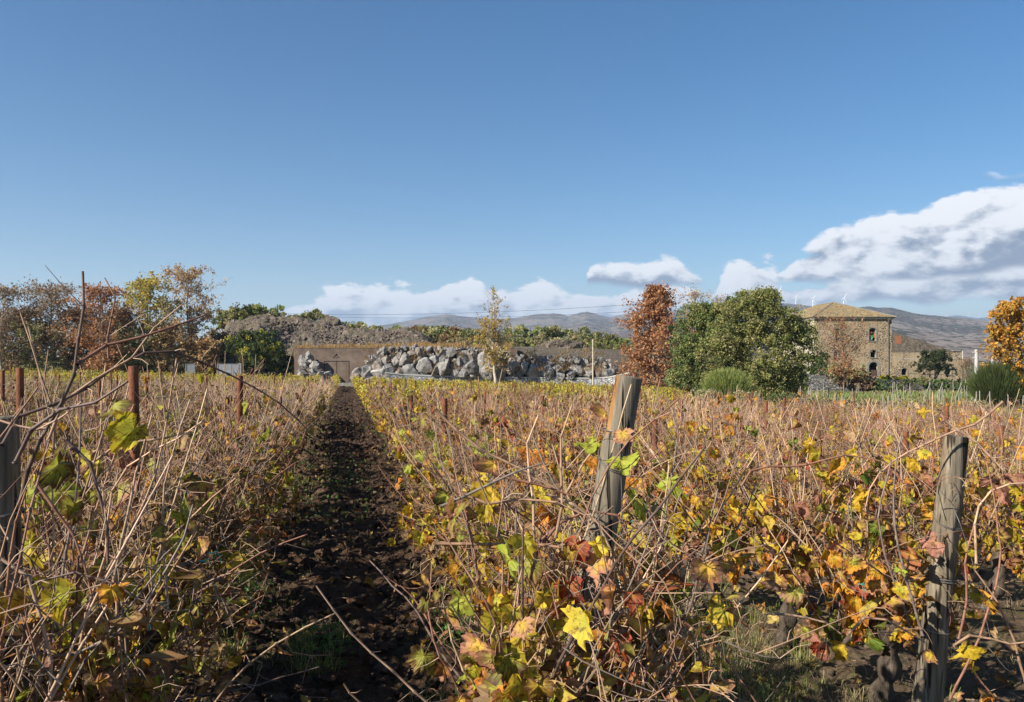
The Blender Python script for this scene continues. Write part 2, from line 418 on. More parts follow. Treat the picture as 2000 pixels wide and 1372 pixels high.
def stone_mat(name, stone, mortar, scale, gap=(0.05, 0.12), patch=0.0, bstr=0.7, plaster=None, stvar=0.5):
    m, nt, b = mat(name, 0.92, 0.12); g = NT(nt)
    v = g.coord()
    nz = g.n('ShaderNodeTexNoise'); nz.inputs['Scale'].default_value = scale * 0.9; nz.inputs['Detail'].default_value = 2; g.L.new(v, nz.inputs['Vector'])
    wv = g.n('ShaderNodeMix', data_type='VECTOR'); wv.inputs[0].default_value = 0.12; g.L.new(v, wv.inputs[4]); g.L.new(nz.outputs['Color'], wv.inputs[5])
    mp = g.n('ShaderNodeMapping'); g.L.new(wv.outputs[1], mp.inputs[0]); mp.inputs['Scale'].default_value = (1, 1, 1.5)
    vo = g.n('ShaderNodeTexVoronoi', feature='DISTANCE_TO_EDGE'); vo.inputs['Scale'].default_value = scale; g.L.new(mp.outputs[0], vo.inputs['Vector'])
    vc = g.n('ShaderNodeTexVoronoi', feature='F1'); vc.inputs['Scale'].default_value = scale; g.L.new(mp.outputs[0], vc.inputs['Vector'])
    rnd = g.n('ShaderNodeSeparateColor'); g.L.new(vc.outputs['Color'], rnd.inputs[0])
    st = g.mix(1.0, stone, g.ramp(rnd.outputs[0], [(0, 1 - stvar), (1, 1 + stvar)]), 'MULTIPLY')
    st = g.mix(1.0, st, g.ramp(g.noise(scale * 5, 5, 0.7), [(0.25, 0.65), (0.75, 1.35)]), 'MULTIPLY')
    mo = g.mix(1.0, mortar, g.ramp(g.noise(0.7, 6, 0.65), [(0.25, 0.7), (0.75, 1.3)]), 'MULTIPLY')
    if patch: keep = g.math('MULTIPLY', g.ss(vo.outputs['Distance'], gap[0], gap[1]), g.ss(g.noise(0.35, 5, 0.6), 0.5 - patch, 0.62 - patch))
    else: keep = g.ss(vo.outputs['Distance'], gap[0], gap[1])
    c = g.mix(keep, mo, st)
    if plaster is not None:
        pl = g.ss(g.noise(0.22, 5, 0.6, sc=(1, 1, 0.8)), 0.56, 0.6)
        c = g.mix(g.math('MULTIPLY', pl, 0.85), c, plaster)
    # rain streaks
    c = g.mix(g.math('MULTIPLY', g.ss(g.noise(1.5, 5, 0.6, sc=(1.6, 1.6, 0.12)), 0.5, 0.75), 0.4), c, (0.09, 0.078, 0.06))
    g.put(b.inputs['Base Color'], c); g.bump(b, keep, bstr, 0.06)
    return m
M['housestone'] = stone_mat('rubble_stone_wall', (0.12, 0.095, 0.072), (0.34, 0.26, 0.165), 2.7, (0.05, 0.2), 0.08, plaster=(0.33, 0.255, 0.17))
M['darkstone'] = stone_mat('bare_lava_stone_wall', (0.12, 0.096, 0.076), (0.20, 0.165, 0.125), 3.6, (0.02, 0.10))
M['drystone'] = stone_mat('dry_stone_wall', (0.20, 0.195, 0.185), (0.045, 0.042, 0.04), 3.4, (0.02, 0.09), bstr=1.0)
M['gabion'] = stone_mat('grey_stone_wall', (0.36, 0.365, 0.37), (0.16, 0.16, 0.16), 4.5, (0.02, 0.08), bstr=1.0)
M['sidewall'] = plain('stained_plaster', (0.46, 0.40, 0.30), 0.9, 0.15, 0.35, 0.9, 0.4, 5)
M['trim'] = plain('grey_stone_trim', (0.20, 0.185, 0.16), 0.9, 0.15, 0.3, 3, 0.4)
M['cornice'] = plain('pale_cornice', (0.44, 0.39, 0.31), 0.9, 0.15, 0.25, 2, 0.3)
M['dark'] = plain('black_and_room_shade', (0.012, 0.012, 0.012), 0.95, 0.05)  # black parts; also stands in for the darkness inside the openings
M['brick'] = plain('orange_brick_patch', (0.27, 0.115, 0.06), 0.9, 0.1, 0.35, 8, 0.5)
M['door'] = plain('brown_boards', (0.085, 0.052, 0.042), 0.8, 0.2, 0.3, 5)
M['greencloth'] = plain('green_cloth', (0.03, 0.34, 0.20), 0.8, 0.2, 0.3, 4)
M['orangecloth'] = plain('orange_cloth', (0.45, 0.12, 0.03), 0.8, 0.2, 0.2)
# roof tiles: weathered ochre, lichen
m, nt, b = mat('clay_roof_tiles', 0.9, 0.15); g = NT(nt)
c = g.ramp(g.noise(2.5, 7, 0.75), [(0.34, (0.075, 0.058, 0.035)), (0.5, (0.19, 0.145, 0.08)), (0.66, (0.33, 0.255, 0.14))])
g.put(b.inputs['Base Color'], g.mix(g.ss(g.noise(0.6, 5), 0.55, 0.7), c, (0.26, 0.16, 0.08))); g.bump(b, g.noise(7, 5), 0.6, 0.05); M['rooftile'] = m
# brown rendered retaining wall
m, nt, b = mat('brown_rendered_wall', 0.92, 0.12); g = NT(nt)
c = g.ramp(g.noise(0.9, 7, 0.7), [(0.3, (0.085, 0.06, 0.046)), (0.5, (0.15, 0.112, 0.088)), (0.7, (0.215, 0.165, 0.13))])
c = g.mix(g.math('MULTIPLY', g.ss(g.noise(1.2, 6, 0.6, sc=(1.5, 1.5, 0.15)), 0.52, 0.75), 0.5), c, (0.09, 0.062, 0.048))
g.put(b.inputs['Base Color'], c); g.bump(b, g.noise(8, 5), 0.4, 0.03); M['render'] = m
# earth of the banks
m, nt, b = mat('stony_earth', 0.95, 0.1); g = NT(nt)
n = g.noise(0.45, 8, 0.7); n2 = g.noise(2.6, 7, 0.75)
c = g.ramp(n2, [(0.3, (0.085, 0.068, 0.056)), (0.5, (0.15, 0.122, 0.10)), (0.72, (0.235, 0.195, 0.16))])
c = g.mix(g.ss(n, 0.55, 0.68), c, g.mix(0.5, c, (0.25, 0.20, 0.14)))
c = g.mix(g.math('MULTIPLY', g.attr().outputs['Alpha'], g.ss(g.noise(0.6, 6, 0.7), 0.42, 0.55)), c, (0.14, 0.13, 0.05))
g.put(b.inputs['Base Color'], c); g.bump(b, n2, 1.0, 0.35); M['earth'] = m
# hills
def hillmat(name, bare, wood, wood2, sc, cover=0.5):
    m, nt, b = mat(name, 0.95, 0.05); g = NT(nt)
    big = g.noise(1 / 420., 7, 0.6); dots = g.noise(sc, 4, 0.65); n3 = g.noise(1 / 150., 5, 0.6)
    f = g.ss(g.math('ADD', dots, g.math('MULTIPLY', g.math('SUBTRACT', big, 0.5), 1.0)), 0.56 - cover * 0.15, 0.62 - cover * 0.15)
    w = g.mix(g.ss(n3, 0.45, 0.6), wood, wood2)
    bb = g.mix(g.ss(g.noise(1 / 60., 6, 0.7), 0.4, 0.65), bare, tuple(q * 1.35 for q in bare))
    g.put(b.inputs['Base Color'], g.mix(f, bb, w)); g.bump(b, g.math('MULTIPLY', f, g.ss(dots, 0.4, 0.7)), 1.0, 5.0)
    return m
M['hill_near'] = hillmat('scrub_mountain', (0.185, 0.15, 0.125), (0.05, 0.055, 0.03), (0.085, 0.062, 0.045), 1 / 17., 0.55)
M['hill_mid'] = hillmat('wooded_hill', (0.15, 0.125, 0.105), (0.05, 0.058, 0.035), (0.11, 0.065, 0.05), 1 / 26., 0.75)
M['hill_far'] = hillmat('distant_ridge', (0.07, 0.075, 0.08), (0.04, 0.05, 0.05), (0.05, 0.055, 0.06), 1 / 90., 0.6)
M['turbine'] = plain('white_paint', (0.8, 0.8, 0.8), 0.4, 0.4, 0.03)

# ================================================================== GROUND
def path_mask(x):  # tilled strip between the first two rows
    return sstep(x, -0.95, -0.55) * (1 - sstep(x, 0.75, 1.05))
def in_vineyard(x, y):
    d = depth(x, y); px = pxof(x, y)
    return (y < 85.5) & (x > -62) & ((d < 28.5) | (px < 1345))
def gdetail(x, y):
    """clods and furrows of the tilled soil, fading out with distance"""
    near = 1 - sstep(y, 22, 60)
    vy = in_vineyard(x, y) * 1.0
    p = np.stack([x, y], -1)
    big = (fbm(p * 1.6, 3, 3) - 0.5) * 0.16
    lump = np.abs(fbm(p * 7.0, 4, 11) - 0.5) * 2
    fine = fbm(p * 19.0, 3, 29) - 0.5
    pm = path_mask(x)
    fin2 = np.abs(fbm(p * 31.0, 2, 41) - 0.5)
    clod = (0.16 * (0.35 - lump) * (0.35 + 0.65 * pm) + fine * 0.07 * (0.4 + 0.6 * pm) - fin2 * 0.05)
    ridge = 0.05 * np.exp(-((np.mod(x + 0.88 + 0.925, 1.85) - 0.925) / 0.35) ** 2)     # soil banked along the rows
    groove = 0.03 * np.cos(x * 9.0 + 2 * fbm(p * 0.8, 2, 5)) * pm
    return near * vy * (big + clod + ridge + groove) + (1 - near) * (fbm(p * 0.35, 3, 8) - 0.5) * 0.25 * sstep(y, 20, 60)
def gtop(x, y): return gz(x, y) + gdetail(np.asarray(x, float), np.asarray(y, float))

ys = [-11000, -5000, -2000, -900, -400, -160, -60, -24, -12, -6, -3, -1, 0, 0.6, 1.1, 1.5, 1.9]
y = 2.2
while y < 11000:
    ys.append(y); y += 0.028 + max(0, (y - 3.5)) * 0.0085 + max(0, y - 150) * 0.06
def spread(lo, hi, step, limit, grow):
    a = list(np.arange(lo, hi, step)); s = step; v = a[-1]
    while v < limit: s *= grow; v += s; a.append(v)
    s = step; v = lo; L = []
    while v > -limit: s *= grow; v -= s; L.append(v)
    return np.array(L[::-1] + a)
xs = spread(-1.3, 3.4, 0.035, 11000, 1.055)
ys = np.array(ys)
GX, GY = np.meshgrid(xs, ys)
GZ = gtop(GX, GY)
nx, ny = len(xs), len(ys)
V = np.stack([GX, GY, GZ], -1).reshape(-1, 3)
ii = (np.arange(ny - 1)[:, None] * nx + np.arange(nx - 1)[None, :]).ravel()
F = np.stack([ii, ii + 1, ii + nx + 1, ii + nx], -1)
pm = path_mask(GX); vy = in_vineyard(GX, GY)
soil_d = np.array([0.08, 0.050, 0.033]); soil_l = np.array([0.155, 0.108, 0.072]); fieldc = np.array([0.13, 0.125, 0.055]); farc = np.array([0.12, 0.11, 0.075])
C = np.zeros(GX.shape + (4,))
t = (pm * 0.9 + 0.1 * fbm(np.stack([GX, GY], -1) * 0.7, 3))[..., None]
C[..., :3] = np.where(vy[..., None], soil_d * t + soil_l * (1 - t), fieldc)
C[..., :3] = np.where((depth(GX, GY) > 150)[..., None], farc, C[..., :3])
C[..., 3] = np.where(vy, 0.25 * (1 - pm) + 0.1, 0.9) + 0.12 * pm * vy * sstep(GY, 10, 30)
b = Buf(); b.add(V, F, C.reshape(-1, 4))
ground = b.build('ground', M['soil'], smooth=True, kind='structure')

# ================================================================== VINES
TAN = (0.34, 0.205, 0.125); RED = (0.24, 0.115, 0.075); GREY = (0.19, 0.145, 0.115); PALE = (0.43, 0.29, 0.185)
DKC = (0.12, 0.08, 0.06)
LC = dict(yellow=(0.62, 0.43, 0.03), ygreen=(0.33, 0.37, 0.04), green=(0.12, 0.20, 0.025), orange=(0.58, 0.22, 0.03), red=(0.34, 0.05, 0.025),
          purple=(0.075, 0.022, 0.022), brown=(0.24, 0.12, 0.055), tan=(0.46, 0.30, 0.17), pink=(0.40, 0.17, 0.12), dark=(0.035, 0.02, 0.015))
PAL = {  # weights of leaf colours
    'left': dict(yellow=5, ygreen=3, green=0.4, orange=1.6, red=0.6, purple=3.0, brown=3, tan=3.5, pink=2.5, dark=1.5),
    'path': dict(yellow=9, ygreen=2.6, green=0.8, orange=4.5, red=1.2, purple=2.2, brown=2.5, tan=2, pink=2, dark=0.6),
    'right': dict(yellow=6.5, ygreen=1.6, green=0.5, orange=6, red=2.2, purple=1.8, brown=3.0, tan=2.0, pink=3.0, dark=0.4),
    'dry': dict(yellow=3.5, ygreen=0.6, orange=4.5, red=2, purple=0.8, brown=4, tan=4.5, pink=3.5, dark=0.3),
    'gold': dict(yellow=13, ygreen=3, orange=1.2, tan=.4, brown=0.2),
}
def pick(pal, r):
    k = list(PAL[pal]); w = np.array([PAL[pal][q] for q in k]); return k[r.choice(len(k), p=w / w.sum())]
def jit(c, r, a=0.18): return np.clip(np.array(c) * r.uniform(1 - a, 1 + a) * r.uniform(1 - a * .4, 1 + a * .4, 3), 0, 1)

LOBES = [(0, 1.0), (24, .82), (47, .95), (74, .76), (102, .84), (128, .72), (150, .62), (172, .26)]
def leaf_shape(r, size, full=True, cols=None, petiole=True):
    """palmate vine leaf; base at the petiole, tip along +Y, face up +Z"""
    ang = []; rad = []; vein = []
    for a, q in LOBES:
        if full and q > .79 and a > 0: ang.append(a - r.uniform(8, 11)); rad.append(q * .9 * r.uniform(.93, 1.04)); vein.append(0.15)
        ang.append(a); rad.append(q * r.uniform(0.92, 1.06)); vein.append(1.0 if q > 0.7 else 0.0)
        if full and a < 150:
            ang.append(a + r.uniform(8, 12)); rad.append(q * 0.92 * r.uniform(0.9, 1.04)); vein.append(0.15)
    A = np.array(ang); Q = np.array(rad); W = np.array(vein)
    A = np.concatenate([A, -A[1:][::-1]]); Q = np.concatenate([Q, Q[1:][::-1] * r.uniform(.9, 1.1, len(Q) - 1)]); W = np.concatenate([W, W[1:][::-1]])
    a = np.radians(A)
    outer = np.stack([np.sin(a) * Q * 0.62, np.cos(a) * Q * 0.62 + 0.28, 0 * a], 1)
    ctr = np.array([[0, 0.22, 0]])
    n = len(a)
    if full:
        inner = ctr + (outer - ctr) * 0.52
        V = np.vstack([ctr, inner, outer])
        F = []
        for i in range(n):
            j = (i + 1) % n
            F += [(0, 1 + j, 1 + i), (1 + i, 1 + j, 1 + n + j), (1 + i, 1 + n + j, 1 + n + i)]
        vv = np.concatenate([[1.0], W, W * 0.7]); edge = np.concatenate([[0.0], np.full(n, 0.45), np.ones(n)])
    else:
        V = np.vstack([ctr, outer]); F = [(0, 1 + (i + 1) % n, 1 + i) for i in range(n)]
        vv = np.concatenate([[1.0], W * 0.6]); edge = np.concatenate([[0.0], np.ones(n)])
    # curl: fold along the midrib, droop of the tip, ruffled margin
    fold = r.uniform(-0.2, 1.5); droop = r.uniform(0.0, 1.5); x, y_, e = V[:, 0], V[:, 1], edge
    cr = r.uniform(0.04, 0.2)
    z = fold * np.abs(x) * 0.8 - droop * np.maximum(y_ - 0.2, 0) ** 2 + cr * e * np.sin(np.arctan2(x, y_ - .2) * r.integers(3, 6) + r.uniform(0, 6)) + r.normal(0, 0.025, len(V)) * e
    roll = r.uniform(-1.0, 2.2)
    z = z + roll * x * np.abs(x)
    x = x * (1 - 0.25 * fold * e)
    V = np.stack([x, y_, z], 1)
    if cols is None: cols = ((.5, .4, .05), (.5, .2, .03))
    c = np.array(cols[0])[None] * (1 - e[:, None]) + np.array(cols[1])[None] * e[:, None]
    c = np.clip(c * r.uniform(0.85, 1.15, (len(V), 1)), 0, 1)
    C = np.concatenate([c, vv[:, None]], 1)
    V = V * size; F = np.array(F)
    return V, F, C
def leaf_cols(pal, r):
    k = pick(pal, r); m = jit(LC[k], r)
    inner = {'purple': 'ygreen', 'red': 'orange', 'pink': 'yellow', 'orange': 'yellow', 'yellow': 'ygreen', 'brown': 'tan', 'dark': 'brown'}.get(k, k)
    c = jit(LC[inner], r)
    if r.random() < 0.25: c = m
    if r.random() < 0.3: m = jit(LC[('purple', 'brown', 'pink')[r.integers(3)]], r)
    return c, m

def cane_path(r, L, n, lean=0.2, arch=0.25):
    """wandering shoot going up from the origin"""
    d = unit(np.array([r.normal(0, lean * 0.7), r.normal(0, lean), 1.0])); p = np.zeros(3); pts = [p.copy()]
    bend = np.array([r.normal(0, arch * 0.8), r.normal(0, arch), -abs(r.normal(0, arch * 0.45))])
    for i in range(n):
        t = (i + 1) / n
        d = unit(d + bend * t * 1.6 / n + r.normal(0, 0.085, 3)); p = p + d * L / n; pts.append(p.copy())
    return np.array(pts)
def add_cane(b, pts, r0, r1, k, C, nodes=True, r=rng, stubs=True):
    n = len(pts)
    if nodes:   # swollen joints
        P2 = []; R2 = []
        for i in range(n - 1):
            ra = r0 + (r1 - r0) * i / (n - 1)
            P2 += [pts[i], pts[i] * 0.9 + pts[i + 1] * 0.1, pts[i] * 0.12 + pts[i + 1] * 0.88]; R2 += [ra * 1.5, ra, ra * 0.97]
        P2.append(pts[-1]); R2.append(r1)
        V, F = tube(P2, np.array(R2), k)
    else:
        V, F = tube(pts, np.linspace(r0, r1, n), k)
    CC = np.tile(np.append(C, 0), (len(V), 1)); ii = np.arange(len(V)) / len(V)
    CC[:, :3] *= (0.8 + 0.45 * ii)[:, None] * r.uniform(0.9, 1.1, (len(V), 1))
    if nodes:   # dark rings at the joints
        ringi = (np.arange(len(V)) // k) % 3 == 0; CC[ringi, :3] *= 0.55
    b.add(V, F, CC)
    if stubs:
        for i in range(1, n - 1):
            if r.random() < 0.55:
                a = r.uniform(0, 6.28); L = r.uniform(0.03, 0.10)
                d = np.array([math.cos(a), math.sin(a), r.uniform(-0.2, 0.9)])
                q = pts[i] + np.outer(np.linspace(0, 1, 3), d) * L; q[2] += r.normal(0, 0.012, 3)
                V, F = tube(q, [0.0016, 0.0012, 0.0008], 3); b.add(V, F, np.append(np.array(PALE) * r.uniform(.7, 1.2), 0))

# --- shared pieces for the nearest vines
r_ = np.random.default_rng(21)
CANES = []
for i in range(16):
    L = r_.uniform(0.55, 1.15); n = int(L / 0.085); pts = cane_path(r_, L, n, 0.14, 0.30)
    b = Buf(); add_cane(b, pts, r_.uniform(0.0038, 0.0058), 0.0022, 6, jit([TAN, RED, GREY, TAN, GREY, PALE, DKC][i % 7], r_, 0.15), True, r_)
    CANES.append((b.mesh('cane', M['cane'], True), pts))
LEAVES = {}
for pal in ('left', 'path', 'right'):
    LEAVES[pal] = []
    for i in range(34):
        size = r_.uniform(0.055, 0.115)
        V, F, C = leaf_shape(r_, size, True, leaf_cols(pal, r_))
        b = Buf()
        pl = r_.uniform(0.03, 0.07)
        b.add(V + np.array([0, pl, 0]), F, C)
        Vt, Ft = tube([[0, 0, 0], [0, pl * .5, 0.006], [0, pl + size * .22, 0]], [0.0014, 0.0012, 0.001], 3); b.add(Vt, Ft, (0.45, 0.30, 0.12, 0))
        LEAVES[pal].append(b.mesh('leaf', M['leaf'], False))
def trunk_buf(r, H, near=True, rad=0.044):
    b = Buf(); n = 12 if near else 5; k = 12 if near else 5
    p = np.array([r.normal(0, .02), r.normal(0, .05), -0.12]); d = unit(np.array([r.normal(0, .12), r.normal(0, .35), 1.0])); pts = []; rr = []
    for i in range(n):
        t = i / (n - 1); pts.append(p.copy()); rr.append(rad * (1.35 - 0.55 * t + 0.28 * math.sin(i * 2.1 + r.uniform(0, 1)) + (0.55 if t > 0.86 else 0)))
        d[2] = max(d[2], .7); d = unit(d + r.normal(0, 0.14, 3) + np.array([0, 0, 0.12])); p = p + d * (H + 0.12) / (n - 1) / max(0.75, d[2])
    V, F = tube(pts, rr, k)
    if near:
        c = np.repeat(np.array(pts), k, 0); o = V - c
        fl = np.sin(np.tile(np.arange(k), n) * 2 * math.pi / k * 4 + np.repeat(np.arange(n), k) * 0.45)
        V = c + o * (1 + 0.16 * fl[:, None] + 0.5 * (fbm(V * 28, 3, 5)[:, None] - 0.5))
    C = np.tile([0.10, 0.078, 0.06, 0], (len(V), 1)); C[:, :3] *= r.uniform(0.75, 1.3, (len(V), 1))
    b.add(V, F, C)
    top = pts[-1]; arms = []
    V2, F2 = ICO[1] if near else ICO[0]
    b.add(V2 * rad * (1.5 + 0.5 * (fbm(V2 * 3 + r.uniform(0, 9), 2)[:, None] - .5)) + top, F2, (0.09, 0.07, 0.055, 0))
    for s in (-1, 1):
        m_ = r.integers(3, 5); q = [top]; dd = unit(np.array([r.normal(0, .2), s, r.uniform(0.0, .7)]))
        for i in range(m_): dd = unit(dd + r.normal(0, .28, 3)); q.append(q[-1] + dd * r.uniform(.06, .10))
        V, F = tube(q, np.linspace(rad * .62, rad * .34, len(q)) * r.uniform(.85, 1.15, len(q)), 8 if near else 4)
        C = np.tile([0.10, 0.078, 0.06, 0], (len(V), 1)); C[:, :3] *= r.uniform(0.75, 1.3, (len(V), 1)); b.add(V, F, C)
        arms += q[1:]
    return b, np.array(top), np.array(arms)
TRUNKS = []
for i in range(7):
    b, top, arms = trunk_buf(r_, r_.uniform(0.36, 0.5)); TRUNKS.append((b.mesh('trunk', M['trunk'], True), top, arms))
TRUNKS_MID = []
ROWX = lambda k: (-0.88 + 1.85 * k)          # k = 0: first row left of the path, 1: first row right of it
ORD = ['nearest', 'second', 'third', 'fourth', 'fifth', 'sixth', 'seventh', 'eighth', 'ninth', 'tenth', 'eleventh', 'twelfth', 'thirteenth', 'fourteenth', 'fifteenth', 'sixteenth', 'seventeenth', 'eighteenth', 'nineteenth', 'twentieth'] + ['twenty-' + q for q in ('first', 'second', 'third', 'fourth', 'fifth', 'sixth', 'seventh', 'eighth', 'ninth')] + ['thirtieth'] + ['thirty-' + q for q in ('first', 'second', 'third', 'fourth', 'fifth', 'sixth', 'seventh', 'eighth', 'ninth')]
def rowname(k):
    if k <= 0: return (['first', 'second', 'third', 'fourth', 'fifth', 'sixth', 'seventh', 'eighth', 'ninth', 'tenth'][min(-k, 9)]) + ' row left of the dirt path'
    return (['first', 'second', 'third', 'fourth', 'fifth', 'sixth', 'seventh', 'eighth', 'ninth', 'tenth', 'eleventh', 'twelfth'][min(k - 1, 11)]) + ' row right of the dirt path'
def rotz(a): c, s = math.cos(a), math.sin(a); return np.array([[c, -s, 0], [s, c, 0], [0, 0, 1]])
def palof(k): return 'left' if k <= 0 else ('path' if k == 1 else 'right')
LOOKN = {'left': 'purple and tan leaved', 'path': 'yellow and orange leaved', 'right': 'orange leaved, red caned'}
LOOK = {'left': 'purple, tan and yellow leaves', 'path': 'bright yellow and orange leaves', 'right': 'orange and yellow leaves on reddish canes'}

def near_vine(k, x, y_, idx, nleaf, ncane, hscale=1.0, lowfrac=0.75):
    z = float(gz(x, y_)); pal = palof(k); r = np.random.default_rng(1000 + k * 97 + idx)
    root = empty('grapevine', (x, y_, z), f'{LOOKN[pal]} grapevine, {ORD[idx]} in the {rowname(k)}', 'grapevine', 'grapevines in rows')
    tm, top, arms = TRUNKS[r.integers(len(TRUNKS))]
    tz = r.choice([0.0, math.pi]) + r.normal(0, 0.15); Rt = rotz(tz)
    o = link('trunk', tm, root); o.rotation_euler = (0, 0, tz)
    spots = [Rt @ top] + [Rt @ a for a in arms]
    lp = []
    for c in range(ncane):
        me, pts = CANES[r.integers(len(CANES))]
        s = spots[r.integers(len(spots))]; sc = r.uniform(0.8, 1.15) * hscale
        wide = (k == 1 and r.random() < .45) or (k == 0 and r.random() < .3); e = Euler((r.normal(0, 0.22), (r.normal(0, 0.22) if not wide else -r.uniform(.3, 2.0) * (.4 if idx == 0 else 1) if k == 1 else r.uniform(.3, 1.3)), r.uniform(0, 6.28)))
        sc = r.uniform(.4, .65) if wide else sc; o = link('cane', me, root, s); o.rotation_euler = e; o.scale = (1, 1, sc)
        A = np.array(e.to_matrix()); q = pts.copy(); q[:, 2] *= sc; q = q @ A.T + s
        lp.append(q)
    for nm, me in zip(('twigs', 'withered_leaves'), TANGLE[pal][r.integers(4)]): o = link(nm, me, root, kind='stuff'); o.rotation_euler = (0, 0, r.choice([0.0, math.pi]))
    if k == 0 and idx < 5 or k == 1 and idx < 2:
        for nm, me in zip(('twigs', 'withered_leaves'), TANGLE[pal][(idx + 1) % 4]): o = link(nm, me, root, (.04, .1, .12), kind='stuff'); o.rotation_euler = (0, 0, .35)
    lm = LEAVES[pal]
    for c in range(nleaf):
        q = lp[r.integers(len(lp))]
        t = min(0.98, r.beta(1.1, 1.6) if r.random() < lowfrac else r.random()); t = t * .8 if k <= 0 and c % 12 else t; i = t * (len(q) - 1); j = int(i); p = q[j] + (q[j + 1] - q[j]) * (i - j)
        if (k == 0 and p[0] > .42) or (k == 1 and p[0] < -.5): continue
        # blades hang on their stalks, faces turned outward and to the light
        a = r.uniform(0, 6.28); face = unit(np.array([math.cos(a) - (0.9 if k >= 1 else -0.15), math.sin(a) - 0.5, r.uniform(0.0, 1.0)]))
        tip = np.array([r.normal(0, .5), r.normal(0, .5), -1.0]); tip = unit(tip - face * (tip @ face)); sx = np.cross(tip, face)
        mt = Matrix(((sx[0], tip[0], face[0]), (sx[1], tip[1], face[1]), (sx[2], tip[2], face[2])))
        o = link('leaf', lm[r.integers(len(lm))], root, p); o.rotation_euler = mt.to_euler(); s = r.uniform(0.7, 1.15) * (.8 if (k == 0 and idx == 0) else 1.08 if k == 0 else 1); o.scale = (s, s, s)
    return root, spots

# tangle of fine side shoots and shrivelled leaves on each near vine
def tangle(r, pal):
    tb, lb = Buf(), Buf()
    for q in range(150):
        st = np.array([r.normal(0, .17), r.uniform(-.5, .5), (.22 if pal != 'right' else .42) + 1.0 * r.beta(1.5, 1.7)]); L_ = r.uniform(.1, .42); pts = cane_path(r, L_, 4, .9, .8); pts = pts * [1, 1, r.choice([1, 1, -.6])] + st
        V, F = tube(pts, np.linspace(.0026, .0011, 5), 3); tb.add(V, F, np.append(np.array([TAN, RED, GREY, PALE][r.integers(4)]) * r.uniform(.55, 1.05), 0))
        for w in range(2):
            e = pts[r.integers(1, 5)]; d = unit(r.normal(0, 1, 3)) * r.uniform(.03, .1); V, F = tube([e, e + d * .5 + [0, 0, .01], e + d], [.0014, .0011, .0008], 3); tb.add(V, F, np.append(np.array(PALE) * r.uniform(.6, 1.1), 0))
    for q in range(210):
        p = np.array([r.normal(0, .17), r.uniform(-.5, .5), .12 + .95 * r.beta(1.6, 2.0)] if pal != 'right' else [r.normal(0, .15), r.uniform(-.5, .5), .42 + .7 * r.beta(1.6, 1.8)]); V, F, C = leaf_shape(r, r.uniform(.03, .07), False, leaf_cols(pal, r))
        C[:, :3] = C[:, :3] * .75 + np.array([.28, .15, .07]) * .25 * r.uniform(.5, 1.3); V = V * [r.uniform(.45, .9), 1, 1.8]
        A = np.array(Euler((r.uniform(-2.6, -.6), r.normal(0, .7), r.uniform(0, 6.28))).to_matrix()); lb.add(V @ A.T + p, F, C)
    return tb.mesh('twigs', M['cane'], True), lb.mesh('withered_leaves', M['leaf'])
TANGLE = {p: [tangle(r_, p) for _ in range(4)] for p in ('left', 'path', 'right')}
# first the vines that stand nearest, leaf by leaf
taken = set(); NEARLIST = []; cells = []
for k in range(-14, 26):
    x = ROWX(k); r = np.random.default_rng(500 + k)
    y0 = {0: 1.75, 1: 2.28, 2: 3.75, 3: 4.2, 4: 4.6, -1: 4.6}.get(k, 4.0); yy = y0; i = 0
    while yy < 85:
        xx = x + r.normal(0, 0.04) - (.2 if (k == 1 and yy < 2.5) else 0); d = depth(xx, yy); p = pxof(xx, yy)
        if d > 1 and -160 - 900 / d < p < 2160 + 900 / d and in_vineyard(xx, yy) and r.random() > 0.03: cells.append((d, k, i, xx, yy)); i += 1
        yy += (r.uniform(0.6, 0.72) if (k == 1 and yy < 7) else r.uniform(0.78, 0.98)) if yy < 30 else 0.9
cells.sort()
near = [c for c in cells if c[0] < 8.6][:44]
mid = [c for c in cells if c not in set(near)][:300 - len(near)]
far = [c for c in cells if c[0] > mid[-1][0]]
cnt = {}
for d, k, i, x, y_ in near:
    i2 = cnt.get(k, 0); cnt[k] = i2 + 1
    nl = 250 if d < 4.6 else 150
    if k == 0: nl = min(295, int(nl * 1.3))
    if k == 1: nl = min(295, int(nl * 1.4))
    root, spots = near_vine(k, x, y_, i2, nl, (40 if k == 0 else 38), 1.0 if k != 0 else 1.15)
    NEARLIST.append((k, i2, root, spots))

